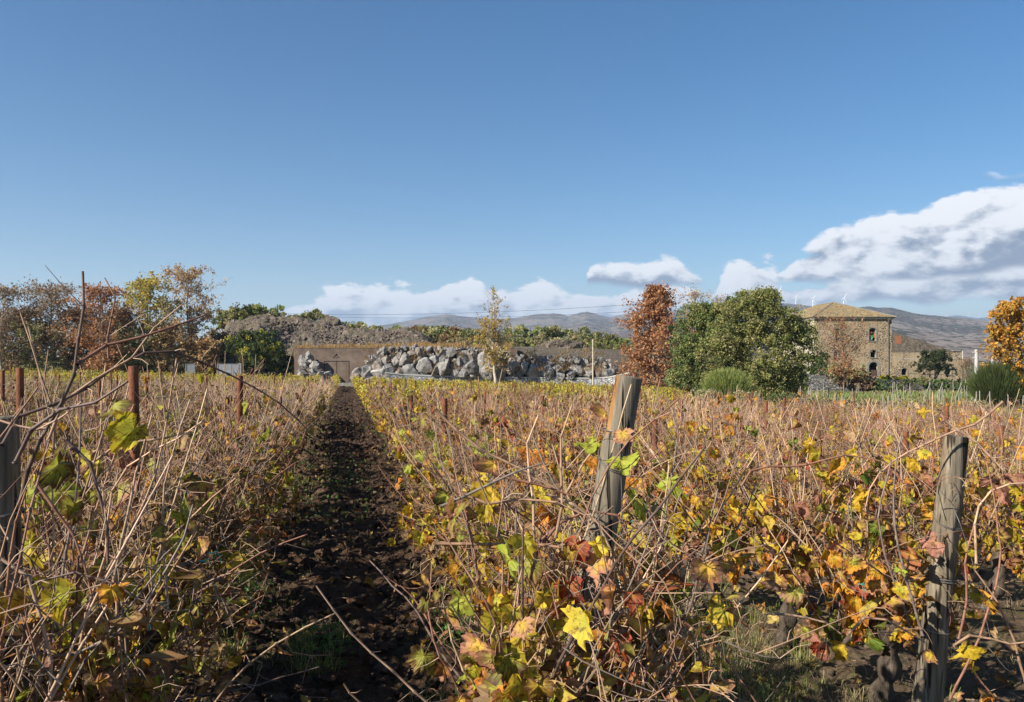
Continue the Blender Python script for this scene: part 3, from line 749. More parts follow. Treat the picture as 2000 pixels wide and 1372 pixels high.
# --- templates for the vines farther back: trunk, canes, leaves as three shared meshes
def bundle(r, pal, ncane, nleaf, lod, zt=0.44, hs=1.0):
    """lod 1: full shapes; 2: a few faces each"""
    cb = Buf(); lb = Buf(); ends = []
    Ls = []
    for c in range(ncane):
        L = r.uniform(0.45, 1.0) * hs; st = np.array([r.normal(0, .05), r.uniform(-.42, .42), zt + r.normal(0, .05)])
        n = 6 if lod == 1 else 2; pts = cane_path(r, L, n, 0.22, 0.4 if lod == 1 else 0.3) + st
        cc = jit([TAN, RED, RED, PALE, GREY][r.integers(5)], r, .2) if pal != 'left' else jit([TAN, PALE, TAN, PALE, GREY][r.integers(5)], r, .2)
        if lod == 1: V, F = tube(pts, np.linspace(.0048, .0022, len(pts)), 3)
        else: V, F = tube(pts, np.linspace(.0075, .004, len(pts)), 3)
        cb.add(V, F, cc); Ls.append(pts)
        if lod == 1:
            for s in range(4):
                q = pts[r.integers(1, n)]; dd = unit(r.normal(0, 1, 3) + np.array([0, 0, .6])) * r.uniform(.08, .26)
                V, F = tube([q, q + dd * .6, q + dd + r.normal(0, .02, 3)], [.002, .0017, .0012], 3); cb.add(V, F, cc * 1.1)
    for c in range(nleaf):
        q = Ls[r.integers(len(Ls))]
        t = r.beta(1.0, 2.0) if pal != 'gold' else r.beta(1.3, 1.2)
        i = min(t, .97) * (len(q) - 1); j = int(i); p = q[j] + (q[j + 1] - q[j]) * (i - j) + r.normal(0, .045, 3)
        a = r.uniform(0, 6.28); face = unit(np.array([math.cos(a) - .45, math.sin(a) - .3, r.uniform(-.1, 1)]))
        tip = np.array([r.normal(0, .6), r.normal(0, .6), -1.0]); tip = unit(tip - face * (tip @ face)); A = np.stack([np.cross(tip, face), tip, face], 1)
        sz = r.uniform(.055, .115)
        if lod == 1: V, F, C = leaf_shape(r, sz, False, leaf_cols(pal, r))
        else:
            sz *= 1.15
            V = np.array([[-.45, .35, .08], [0, -.05, 0], [.45, .4, .1], [.05, .95, -.1]]) * sz; F = np.array([[0, 1, 2], [0, 2, 3]])
            c_, m_ = leaf_cols(pal, r); C = np.tile(np.append((c_ + m_) / 2, 0), (4, 1))
        lb.add(V @ A.T + p, F, C)
    return cb, lb
r_ = np.random.default_rng(77); MIDT = {}
for pal, n, nc, nl in (('left', 6, 56, 190), ('path', 4, 46, 300), ('right', 6, 54, 190), ('dry', 5, 60, 100)):
    MIDT[pal] = []
    for i in range(n):
        cb, lb = bundle(r_, pal, nc, nl, 1); tb, _, _ = trunk_buf(r_, 0.42, False, 0.03)
        MIDT[pal].append((tb.mesh('trunk', M['trunk']), cb.mesh('canes', M['cane']), lb.mesh('foliage', M['leaf'])))
rowgroup = {}
for d, k, i, x, y_ in mid:
    pal = palof(k)
    if pal == 'right' and d > 12 and random.random() < 0.45: pal = 'dry'
    t = random.choice(MIDT[pal])
    i2 = cnt.get(k, 0); cnt[k] = i2 + 1
    look = 'leafy grapevine' if pal != 'dry' else 'almost bare grapevine'
    lab = f'{look}, {"straw" if k <= 0 else "reddish"} canes, {ORD[i2] if i2 < len(ORD) else "one of those farther back"} in the {rowname(k)}'
    gname = 'grapevines in rows'
    if i2 >= len(ORD): lab = f'grapevine among those farther back in the {rowname(k)}'; gname = f'grapevines farther back in the {rowname(k)}'
    root = empty('grapevine', (x, y_, gz(x, y_)), lab, 'grapevine', gname, rz=random.choice([0, math.pi]) + random.gauss(0, .12))
    hs = random.uniform(.9, 1.15)
    for nm, me in zip(('trunk', 'canes', 'foliage'), t):
        o = link(nm, me, root)
        if nm != 'trunk': o.scale = (1, 1, hs); o['kind'] = 'stuff'
# --- all vines beyond as one mass
r_ = np.random.default_rng(5); FART = {}
for pal, n, nc, nl in (('left', 8, 24, 36), ('right', 8, 22, 34), ('dry', 8, 26, 18), ('gold', 8, 7, 150)):
    FART[pal] = [bundle(r_, pal, nc, nl, 2, zt=0.38, hs=0.95 if pal != 'gold' else 0.95) for _ in range(n)]
fc, fl = Buf(), Buf()
def flat(bf): return np.concatenate(bf.v), bf.f, np.concatenate(bf.c)
for pal in FART: FART[pal] = [(flat(a), flat(c)) for a, c in FART[pal]]
for d, k, i, x, y_ in far:
    edge = 60 + 5 * math.sin(x * .23) + random.gauss(0, 3)
    if y_ > edge or (k >= 1 and y_ > 27 + 5 * math.sin(x * .4) and random.random() < .85) or (k <= -6 and y_ > 36 and random.random() < .8): pal = 'gold'
    elif k <= 1: pal = 'left'
    else: pal = 'dry' if random.random() < .72 else 'right'
    (cv, cf, cc), (lv, lf, lc) = FART[pal][random.randrange(8)]
    A = rotz(random.choice([0, math.pi]) + random.gauss(0, .15)); s = random.uniform(.85, 1.12); loc = np.array([x, y_, float(gz(x, y_))])
    sc = np.array([1, 1, s])
    tint = random.uniform(.85, 1.15)
    for bb_, vv, ff, c0 in ((fc, cv, cf, cc), (fl, lv, lf, lc)):
        if d > 45 and bb_ is fc and len(ff) > 8: ff = ff[::2]
        c1 = c0.copy(); c1[:, :3] *= tint
        bb_.v.append((vv * sc) @ A.T + loc); bb_.c.append(c1)
        for f in ff: bb_.f.append(f + bb_.n); bb_.m.append(np.zeros(len(f), np.int32))
        bb_.n += len(vv)
dv = empty('distant_grapevines', (0, 40, 0), 'mass of distant grapevines, bare pinkish canes turning to golden leaves at the far edge', 'vines')
dv['kind'] = 'stuff'
for nm, bb_, mt in (('canes', fc, M['cane']), ('foliage', fl, M['farleaf'])):
    o = bb_.build(nm, mt, dv, loc=(0, -40, 0)); o['kind'] = 'stuff'
print('vines near', len(near), 'mid', len(mid), 'far', len(far), 'mid reach', mid[-1][0])

# ================================================================== HILLS
def hill(name, pts, D0, D1, zb, material, nseg=420, nt=60, rough=0.05, seed=1, kind='structure', back=0.35):
    """ridge whose crest is seen along pts (pixels) at distance D1; its foot is at distance D0"""
    px = np.array([p[0] for p in pts], float); py = np.array([p[1] for p in pts], float)
    a = np.linspace(math.atan((px[0] - 1000) / FPX), math.atan((px[-1] - 1000) / FPX), nseg)
    X_ = 1000 + FPX * np.tan(a); crest = np.interp(X_, px, py)
    ca = np.cos(a)
    Hc = CAMZ + (HOR - crest) / FPX * D1 * ca - zb        # crest height at radius D1
    t = np.concatenate([np.linspace(0, 1, nt), 1 + np.linspace(0.03, back, 14)])
    Rr = D0 + (D1 - D0) * t
    prof_ = np.where(t <= 1, np.interp(t, [0, .35, .7, .93, 1], [0, .22, .58, .93, 1.0]), 1 - ((t - 1) / back) ** 1.3 * 0.8)
    A, T = np.meshgrid(a, t); RR = D0 + (D1 - D0) * T
    xc = RR * np.sin(A); zc = RR * np.cos(A)
    n = fbm(np.stack([xc, zc], -1) / (D1 * 0.11), 6, seed, 0.55) - 0.5
    n2 = fbm(np.stack([xc, zc], -1) / (D1 * 0.012), 4, seed + 9, 0.6) - 0.5
    H = Hc[None] * prof_[:, None] + Hc.max() * (rough * 5 * n * np.sin(np.clip(T, 0, 1) * math.pi) + 0.035 * n2 * np.clip(T * 3, 0, 1))
    edge = sstep(A, a[0], a[0] + 0.03) * (1 - sstep(A, a[-1] - 0.03, a[-1]))
    Zz = zb + np.maximum(H * edge, -2)
    V = np.stack([xc * CT + zc * ST, -xc * ST + zc * CT, Zz], -1).reshape(-1, 3)
    m_, n_ = T.shape; ii = (np.arange(m_ - 1)[:, None] * n_ + np.arange(n_ - 1)[None]).ravel()
    b = Buf(); b.add(V, np.stack([ii, ii + 1, ii + n_ + 1, ii + n_], -1))
    o = b.build(name, material, smooth=True, kind=kind); return o
hill('wooded_hills', [(300, 697), (560, 672), (700, 644), (790, 628), (840, 619), (870, 614), (900, 618), (960, 624), (1010, 621), (1040, 615), (1080, 612), (1110, 617), (1145, 609), (1170, 615), (1190, 620),
      (1230, 612), (1260, 610), (1330, 606), (1400, 600), (1460, 596), (1520, 592), (1560, 595), (1600, 601), (1640, 607), (1700, 625), (1900, 690)], 900, 4300, -8, M['hill_mid'], seed=3)
hill('rocky_mountain', [(1380, 697), (1480, 660), (1560, 628), (1610, 611), (1650, 606), (1680, 600), (1700, 599), (1716, 602), (1740, 601), (1752, 604), (1790, 613), (1850, 619), (1900, 624), (1960, 628), (2040, 634), (2200, 640), (2500, 665), (2800, 697)],
     500, 3000, -8, M['hill_near'], seed=13, rough=0.06, nt=90, nseg=500)
hill('distant_ridge', [(1780, 697), (1830, 625), (1850, 619), (1868, 616), (1885, 618), (1910, 622), (1930, 620), (1950, 617), (1990, 617), (2100, 622), (2500, 660), (2600, 697)], 5500, 8500, -8, M['hill_far'], nseg=120, nt=20, seed=23, rough=0.02)

# ================================================================== WIND TURBINES
def turbine(px, ybase, ytop, D, label, rot, group='white wind turbines on the ridges'):
    base = P(px, ybase, D); H = (ybase - ytop) / FPX * D; w = H * 0.045
    root = empty('wind_turbine', base, label, 'wind turbine', group, rz=-TH)
    b = Buf(); add_tube(b, [(0, 0, -H * .2), (0, 0, H * .5), (0, 0, H)], [w * 1.1, w, w * .75], 8, cap=True); b.build('tower', M['turbine'], root)
    b = Buf(); add_tube(b, [(0, -w * 2.2, H + w * .6), (0, -w * 1.8, H + w * .6), (0, w * 3, H + w * .6)], [w * .5, w * 1.1, w], 8, cap=True); b.build('nacelle', M['turbine'], root)
    for j in range(3):
        a = rot + j * 2 * math.pi / 3; L = H * 0.52; d = np.array([math.sin(a), 0, math.cos(a)]); s = np.array([math.cos(a), 0, -math.sin(a)])
        c = np.array([0, -w * 2.0, H + w * .6]); b = Buf()
        V = []
        for t, ww in ((0, .6), (.15, 1.2), (.5, .8), (1, .25)):
            p = c + d * L * t; V += [p - s * w * ww, p + [0, -w * .35, 0], p + s * w * ww * .5, p + [0, w * .35, 0]]
        F = [(i * 4 + q, i * 4 + (q + 1) % 4, i * 4 + 4 + (q + 1) % 4, i * 4 + 4 + q) for i in range(3) for q in range(4)]
        b.add(V, F); b.build('blade', M['turbine'], root)
turbine(1523, 596, 571, 4200, 'largest white wind turbine, above the crown of the big evergreen tree', .2)
turbine(1516, 596, 580, 4500, 'smaller white wind turbine close behind the largest one', 1.0)
turbine(1554, 598, 583, 4300, 'white wind turbine between the evergreen tree and the farmhouse roof', .5)
turbine(1588, 602, 584, 4200, 'white wind turbine above the left slope of the farmhouse roof', .7)
turbine(1648, 608, 585, 4000, 'white wind turbine just right of the farmhouse roof peak', .45)
for i, (px, yb, yt) in enumerate(((1839, 622, 614), (1849, 624, 617), (1893, 620, 612), (1913, 621, 612), (1935, 621, 613), (1945, 619, 610))):
    turbine(px, yb, yt, 8400, 'tiny white wind turbine on the far blue ridge', i * .4, 'tiny turbines on the far ridge')

# ================================================================== EARTH BANK AND TERRACE behind the boulders
def bank_h(px, zc):
    ridge = np.interp(px, [380, 425, 445, 480, 500, 560, 600, 615, 640, 650, 700, 760, 800, 830, 850], [720, 690, 634, 629, 625, 627, 632, 636, 634, 640, 648, 651, 650, 664, 684])
    zr = CAMZ + (HOR - ridge) / FPX * 108
    front = np.interp(px, [380, 540, 566, 576, 1000, 1060, 1160, 1225, 1262], [-2.3, -2.2, -1.5, 2.35, 2.45, 2.0, 1.0, -0.4, -2.4])
    mid_ = np.interp(px, [380, 440, 560, 1000, 1150, 1220, 1262, 1300], [-2, 1.6, 2.5, 2.9, 2.8, 2.2, 1.4, -2])
    backz = np.interp(px, [300, 440, 620, 850, 1200, 1300, 1400], [2, 4.5, 4.3, 3.2, 3.2, 2.0, -2.2])
    h = front + (mid_ - front) * sstep(zc, 89.5, 98)
    h = np.where(zc > 96, np.maximum(h, h + (zr - h) * sstep(zc, 96, 106)), h)
    h = np.where(zc > 110, h + (backz - h) * sstep(zc, 110, 122), h)
    return h
xsb = np.linspace(340, 1400, 360); zsb = np.concatenate([np.linspace(89.6, 92, 6), np.linspace(92.5, 112, 60), np.linspace(113, 190, 30)])
PX, ZC = np.meshgrid(xsb, zsb); HH = bank_h(PX, ZC)
XC = (PX - 1000) / FPX * 92 * (ZC / 92) ** 1.0
pw = np.stack([XC, ZC], -1)
moundm = sstep(ZC, 95, 100) * (1 - sstep(PX, 830, 880))
HH = HH + (fbm(pw * .35, 4, 4) - .5) * (0.25 + 1.3 * moundm) + (np.abs(fbm(pw * 1.3, 5, 6, .65) - .5)) * (0.25 + 1.5 * moundm)
HH = np.where(ZC < 90.5, np.minimum(HH, bank_h(PX, ZC)), HH)
V = np.stack([XC * CT + ZC * ST, -XC * ST + ZC * CT, HH], -1).reshape(-1, 3)
# a skirt down the front edge
m_, n_ = PX.shape; ii = (np.arange(m_ - 1)[:, None] * n_ + np.arange(n_ - 1)[None]).ravel()
C = np.zeros((m_, n_, 4)); C[..., :3] = 1; C[..., 3] = 0.25 + 0.75 * sstep(ZC, 109, 114)
b = Buf(); b.add(V, np.stack([ii, ii + 1, ii + n_ + 1, ii + n_], -1), C.reshape(-1, 4))
sk = V[:n_].copy(); sk[:, 2] = -4; Vs = np.vstack([V[:n_], sk]); i0 = np.arange(n_ - 1)
b.add(Vs, np.stack([i0, i0 + 1, i0 + n_ + 1, i0 + n_], -1)[:, ::-1], (1, 1, 1, .2))
b.build('earth_bank', M['earth'], smooth=True, kind='structure')
def bankz(px, D): return float(bank_h(np.array(px, float), np.array(D, float)))

# ================================================================== WALLS
def camobj(name, x0, D, z, label=None, cat=None, group=None):
    """an Empty facing the camera plane: local x right, local y away"""
    w_ = cw(x0, D, z); return empty(name, w_, label, cat, group, rz=-TH)
XC_ = lambda px, D: (px - 1000) / FPX * D
ZW = lambda py, D: CAMZ + (HOR - py) / FPX * D
D = 88.6
w0 = camobj('retaining_wall', XC_(575, D), D, -2.6, 'smooth brown rendered retaining wall with a flush double gate, below the earth mound', 'retaining wall')
Lw = XC_(1010, D) - XC_(575, D); top = ZW(681, D) + 2.6
gx0, gx1, gzt = XC_(633, D) - XC_(575, D), XC_(682, D) - XC_(575, D), ZW(706, D) + 2.6
b = Buf()
add_box(b, (0, 0, 0), (gx0, .7, top)); add_box(b, (gx1, 0, 0), (Lw, .7, top)); add_box(b, (gx0, 0, gzt), (gx1, .7, top))
b.build('wall_face', M['render'], w0)
b = Buf(); add_box(b, (-.02, -.025, top + .002), (Lw + .02, .72, top + .07)); b.build('coping', M['render'], w0)
gm = (gx0 + gx1) / 2
for a_, c_ in ((gx0 + .04, gm - .025), (gm + .025, gx1 - .04)):
    b = Buf(); add_box(b, (a_, .015, 0.1), (c_, .12, gzt - .03)); b.build('gate_leaf', M['render'], w0)
b = Buf(); add_box(b, (gx0 - .02, -.012, 0), (gx0 + .03, -.002, gzt + .03), m=0); add_box(b, (gx1 - .03, -.012, 0), (gx1 + .02, -.002, gzt + .03)); add_box(b, (gx0 + .03, -.012, gzt - .02), (gx1 - .03, -.002, gzt + .03)); b.build('gate_frame', M['dark'], w0)
# the small emblem above the gate: a bird-like stroke over a short line
ex, ez = XC_(657, D) - XC_(575, D), ZW(695, D) + 2.6
b = Buf()
add_tube(b, [(ex - .28, -.02, ez - .12), (ex - .1, -.02, ez + .02), (ex + .02, -.02, ez + .22)], [.02, .04, .02], 4)
add_tube(b, [(ex + .02, -.02, ez + .22), (ex + .06, -.02, ez + .0), (ex + .22, -.02, ez - .1)], [.02, .04, .02], 4)
for q in range(5): add_box(b, (ex - .4 + q * .17, -.03, ez - .26), (ex - .3 + q * .17, -.002, ez - .2))
b.build('emblem', M['dark'], w0)
# low curved grey stone wall in front of the boulders
def wall_run(name, pts, thick, material, label, cat, capm=None, caph=0.12):
    """pts: (px, ytop, D); a wall following them, its foot under the ground"""
    root = empty(name, P(pts[0][0], HOR, pts[0][2]) * [1, 1, 0], label, cat)
    o = np.array(root.location); xy = []; tops = []
    for i in range(len(pts) - 1):
        n = 8
        for q in range(n + (i == len(pts) - 2)):
            t = q / n; px, yt, D_ = [pts[i][j] * (1 - t) + pts[i + 1][j] * t for j in range(3)]
            p = P(px, yt, D_); xy.append(p[:2]); tops.append(p[2])
    xy = np.array(xy) - o[:2]; tops = np.array(tops); tg = unit(np.gradient(xy, axis=0)); nr = np.stack([-tg[:, 1], tg[:, 0]], 1)
    def sec(h0, h1, th, ox):
        A = xy - nr * th / 2; B_ = xy + nr * th / 2
        V = np.concatenate([np.c_[A, h0], np.c_[A, h1], np.c_[B_, h1], np.c_[B_, h0]]); n = len(xy); i = np.arange(n - 1)
        F = [np.stack([a * n + i, a * n + i + 1, b2 * n + i + 1, b2 * n + i], -1) for a, b2 in ((0, 1), (1, 2), (2, 3), (3, 0))]
        F.append(np.array([[0, n, 2 * n, 3 * n], [n - 1, 4 * n - 1, 3 * n - 1, 2 * n - 1]]))
        return V, np.concatenate(F)
    b = Buf(); b.add(*sec(np.full(len(xy), -4.5), tops - (caph if capm else 0), thick, 0)); b.build('wall_face', material, root)
    if capm: b = Buf(); b.add(*sec(tops - caph + .003, tops, thick + .1, 0)); b.build('coping', capm, root)
    return root
wall_run('stone_wall', [(752, 727, 86), (790, 731, 86.5), (900, 735, 87), (1050, 737, 87.5), (1150, 738, 87.5), (1190, 736, 87), (1220, 730, 86), (1242, 724, 85)], .5, M['gabion'], 'low curved wall of grey stones with pale coping, below the boulders', 'wall', M['concrete'])
wall_run('kerb', [(560, 747, 85.5), (640, 748, 85.5), (700, 748, 85.5)], .4, M['trim'], 'low grey concrete kerb across the end of the dirt path', 'kerb')
wall_run('dry_stone_wall', [(1520, 730, 96), (1575, 731, 96), (1625, 735, 96), (1690, 738, 96), (1740, 742, 97), (1800, 745, 98), (1905, 750, 100)], .6, M['drystone'], 'dry stone wall of dark lava stones below the farmhouse, behind the field posts', 'wall')

# ================================================================== BOULDERS
ROCKS = []
for i in range(14):
    V, F = rock(3, 100 + i, 15, 0.045); b = Buf(); b.add(V, F); ROCKS.append(b.mesh('boulder', M['boulder'], False))
rr = np.random.default_rng(31)
def pile(name, label, rows):
    """rows: (px0, px1, py centre, D, size in px, jitter)"""
    root = None
    for (a, e, py, D_, s, j, shape) in rows:
        px = a
        while px < e:
            sz = .86 * s * rr.choice([.55, .7, .85, 1.0, 1.2, 1.35])
            yy = (py(px) if callable(py) else py) + rr.normal(0, j * .7)
            dd = D_ + rr.normal(0, .25)
            p = P(px + rr.normal(0, 2), yy, dd)
            if root is None: root = empty(name, p, label, 'boulder embankment', rz=0)
            o = link('boulder', ROCKS[rr.integers(len(ROCKS))], root, p - np.array(root.location))
            w = sz / FPX * dd * .60
            o.scale = (w * rr.uniform(.9, 1.3), w * 1.1, w * rr.uniform(.75, 1.05)); o.rotation_euler = tuple(rr.uniform(0, 6.28, 3))
            px += sz * 0.80
    return root
top1 = lambda px: np.interp(px, [700, 720, 745, 760, 800, 880, 945, 1020], [738, 702, 687, 683, 681, 681, 686, 691])
L = lambda f: (lambda px: f + (top1(px) - 686) * (740 - f) / 54)
pile('boulder_embankment', 'long bank of piled grey lava boulders in the middle, above the low stone wall', [
    (726, 1000, L(686), 88.0, 10, 2, 0), (718, 1000, L(691), 87.9, 15, 3, 0), (710, 1004, L(700), 87.6, 20, 3, 0), (704, 1006, L(709), 87.4, 23, 3, 0), (700, 1006, L(718), 87.1, 26, 3, 0), (696, 1008, L(727), 86.9, 25, 3, 0), (694, 760, 738, 86.4, 22, 3, 0), (694, 752, 746, 86.2, 22, 2, 0)])
top2 = lambda px: np.interp(px, [995, 1010, 1050, 1100, 1150, 1185], [704, 699, 699, 700, 699, 706])
L2 = lambda k: (lambda px: top2(px) * (1 - k) + 736 * k)
pile('boulder_embankment', 'shorter bank of grey lava boulders between the young tree and the pale pole', [
    (1004, 1190, L2(.0), 88.6, 12, 2, 0), (1000, 1188, L2(.2), 88.4, 16, 2, 0), (1000, 1192, L2(.42), 88.2, 20, 2, 0), (1000, 1195, L2(.64), 88, 22, 2, 0), (1000, 1198, L2(.88), 87.9, 22, 2, 0), (1004, 1060, 730, 87.4, 20, 3, 0)])
pile('boulder_embankment', 'small heap of grey boulders left of the flush gate, shading the brown wall', [
    (598, 606, 692, 87.6, 12, 1, 0), (592, 614, 700, 87.5, 15, 1, 0), (588, 622, 708, 87.3, 18, 1, 0), (588, 628, 716, 87.0, 19, 1, 0), (592, 632, 725, 86.8, 20, 1, 0), (590, 634, 733, 86.6, 19, 1, 0), (596, 640, 742, 86.4, 18, 1, 0), (604, 640, 737, 87.4, 17, 1, 0)])
V, F = rock(3, 411, 8, .08); b = Buf(); b.add(V * [1.3, 1, .8], F); o = b.build('boulder', M['whitewood'], loc=P(457, 636, 107)); tag(o, 'pale boulder at the left end of the earth mound', 'boulder')
V, F = rock(2, 412, 10, .1); b = Buf(); b.add(V * [1.6, 1, 1.3], F); o = b.build('boulder', M['darkstone'], loc=P(643, 630, 108)); tag(o, 'dark lava rock sticking up from the crest of the earth mound', 'boulder')
V, F = rock(2, 415, 8, .25); b = Buf(); b.add(V * [2.6, 1.5, 1.0], F); o = b.build('rock_outcrop', M['darkstone'], loc=P(1120, 664, 118)); tag(o, 'dark lava outcrop among the green shrubs above the pale pole', 'rock')
V, F = rock(3, 416, 10, .35); b = Buf(); b.add(V * [3.2, 1.5, 1.5], F); o = b.build('rock_outcrop', M['darkstone'], loc=P(1102, 684, 97)); tag(o, 'black lava rocks in shade at the edge of the brown terrace', 'rock')

# ================================================================== FARMHOUSE
HD = 125.0; hx = XC_(1593, HD); HB = -3.2
house = camobj('farmhouse', hx, HD, HB, 'old three storey stone farmhouse with a hipped tile roof, behind the dry stone wall', 'farmhouse')
kx = lambda px: XC_(px, HD) - hx
kz = lambda py: ZW(py, HD) - HB
W = kx(1742); EZ = kz(624); LN = 19.0
def arch_pts(x0, x1, z0, zt, rise, n=10):
    """outline of an opening with an arched head, from lower left up and over to lower right"""
    c = (x0 + x1) / 2; h = (x1 - x0) / 2; pts = [(x0, z0)]
    for i in range(n + 1):
        a = math.pi * (1 - i / n); pts.append((c + h * math.cos(a), zt - rise + rise * math.sin(a)))
    pts.append((x1, z0)); return pts
def wall_open(b, x0, x1, z0, z1, ops, th=.6, ztop=None):
    """front wall with real openings; ops: (x0, x1, z0, ztop, rise)"""
    xs_ = sorted({x0, x1} | {q for o in ops for q in o[:2]})
    for a, c in zip(xs_[:-1], xs_[1:]):
        mids = sorted([o for o in ops if o[0] < (a + c) / 2 < o[1]], key=lambda o: o[2]); z = z0
        zt = z1 if ztop is None else None
        for o in mids:
            add_box(b, (a, 0, z), (c, th, o[2])); z = o[3]
            pts = arch_pts(*o[:2], o[2], o[3], o[4])[1:-1]
            for (xa, za), (xb, zb_) in zip(pts[:-1], pts[1:]):     # fill above the arch
                V = [(xa, 0, za), (xb, 0, zb_), (xb, 0, o[3]), (xa, 0, o[3]), (xa, th, za), (xb, th, zb_), (xb, th, o[3]), (xa, th, o[3])]
                b.add(V, [[0, 1, 2, 3], [7, 6, 5, 4], [0, 4, 5, 1]])
        if ztop is None: add_box(b, (a, 0, z), (c, th, z1))
        else:
            n = max(1, int((c - a) / 1.0))
            for q in range(n):
                xa, xb = a + (c - a) * q / n, a + (c - a) * (q + 1) / n; ha, hb = ztop(xa), ztop(xb)
                V = [(xa, 0, z), (xb, 0, z), (xb, 0, hb), (xa, 0, ha), (xa, th, z), (xb, th, z), (xb, th, hb), (xa, th, ha)]
                b.add(V, [[0, 1, 2, 3], [7, 6, 5, 4], [3, 2, 6, 7]] + ([[1, 5, 6, 2]] if q == n - 1 and abs(c - xs_[-1]) < 1e-6 else []))
def surround(root, o, w=.16, name='surround', material='trim', sill=True):
    pts = np.array(arch_pts(o[0], o[1], o[2], o[3], o[4], 8)); c = np.array([(o[0] + o[1]) / 2, (o[2] + o[3]) / 2])
    out = np.array(arch_pts(o[0] - w, o[1] + w, o[2], o[3] + w, o[4] + w * .5, 8)); n = len(pts); b = Buf()
    V = np.concatenate([np.c_[pts[:, 0], np.full(n, -.05), pts[:, 1]], np.c_[out[:, 0], np.full(n, -.05), out[:, 1]], np.c_[out[:, 0], np.full(n, -.002), out[:, 1]], np.c_[pts[:, 0], np.full(n, .12), pts[:, 1]]])
    i = np.arange(n - 1); b.add(V, np.concatenate([np.stack([i, i + 1, n + i + 1, n + i], -1), np.stack([n + i, n + i + 1, 2 * n + i + 1, 2 * n + i], -1), np.stack([3 * n + i, 3 * n + i + 1, i + 1, i], -1)]))
    s = b.build(name, M[material], root)
    if sill: b = Buf(); add_box(b, (o[0] - w, -.1, o[2] - .14), (o[1] + w, .1, o[2] - .003)); b.build('sill', M[material], s)
    return s
ops = [(kx(1631.5), kx(1640.5), kz(665), kz(642), .22), (kx(1697.8), kx(1711), kz(666), kz(641), .3), (kx(1628), kx(1636.5), kz(701), kz(686), .25), (kx(1700), kx(1711.5), kz(698.5), kz(683.5), .3), (kx(1697), kx(1715), kz(735.5), kz(707.5), .72)]
b = Buf(); wall_open(b, 0, W, 0, EZ, ops); b.build('front_wall', M['housestone'], house)
b = Buf(); add_box(b, (0.002, .6, 0), (.6, LN, EZ)); add_box(b, (W - .6, .6, 0), (W - .002, LN, EZ)); add_box(b, (.6, LN - .6, 0), (W - .6, LN - .002, EZ)); b.build('side_wall', M['sidewall'], house)
b = Buf(); add_box(b, (.602, 3.2, .02), (W - .602, 3.4, EZ - .05)); b.build('dark_backing', M['dark'], house)  # near-black sheet: room darkness painted behind the house windows
for z in (kz(672), kz(704)):
    b = Buf(); add_box(b, (.61, .61, z), (W - .61, 3.19, z + .2)); b.build('floor_slab', M['dark'], house)  # floors coloured near-black to carry the darkness of the rooms
for o in ops: surround(house, o, .3 if o is ops[4] else .16, 'door_surround' if o is ops[4] else 'window_surround', sill=o is not ops[4])
o = ops[4]; b = Buf()
for q in range(5):
    a = o[0] + (o[1] - o[0]) * q / 5; add_box(b, (a + .01, .25, o[2]), (a + (o[1] - o[0]) / 5 - .01, .32, kz(723)))
b.build('door', M['door'], house)
o = ops[1]; b = Buf(); n = 9
pts = [(o[0] + .25, kz(665)), (o[0] + .3, kz(660)), (o[0] + .55, kz(655.5)), (o[0] + .78, kz(654.5)), (o[0] + .8, kz(657)), (o[0] + .6, kz(660)), (o[0] + .52, kz(664))]
V = np.array([(x, .22 + .05 * math.sin(i * 2), z) for i, (x, z) in enumerate(pts)] + [(x, .27 + .05 * math.sin(i * 2), z) for i, (x, z) in enumerate(pts)]); m7 = len(pts)
c_ = np.append(V, [V[:m7].mean(0), V[m7:].mean(0)], 0)
b.add(c_, [[i, (i + 1) % m7, 2 * m7] for i in range(m7)] + [[m7 + (i + 1) % m7, m7 + i, 2 * m7 + 1] for i in range(m7)] + [[i, m7 + i, m7 + (i + 1) % m7] for i in range(m7)]); b.build('curtain', M['greencloth'], house)
b = Buf(); add_box(b, (o[1] - .26, .2, kz(660)), (o[1] - .02, .26, kz(654))); q = b.build('shutter_board', M['orangecloth'], house)
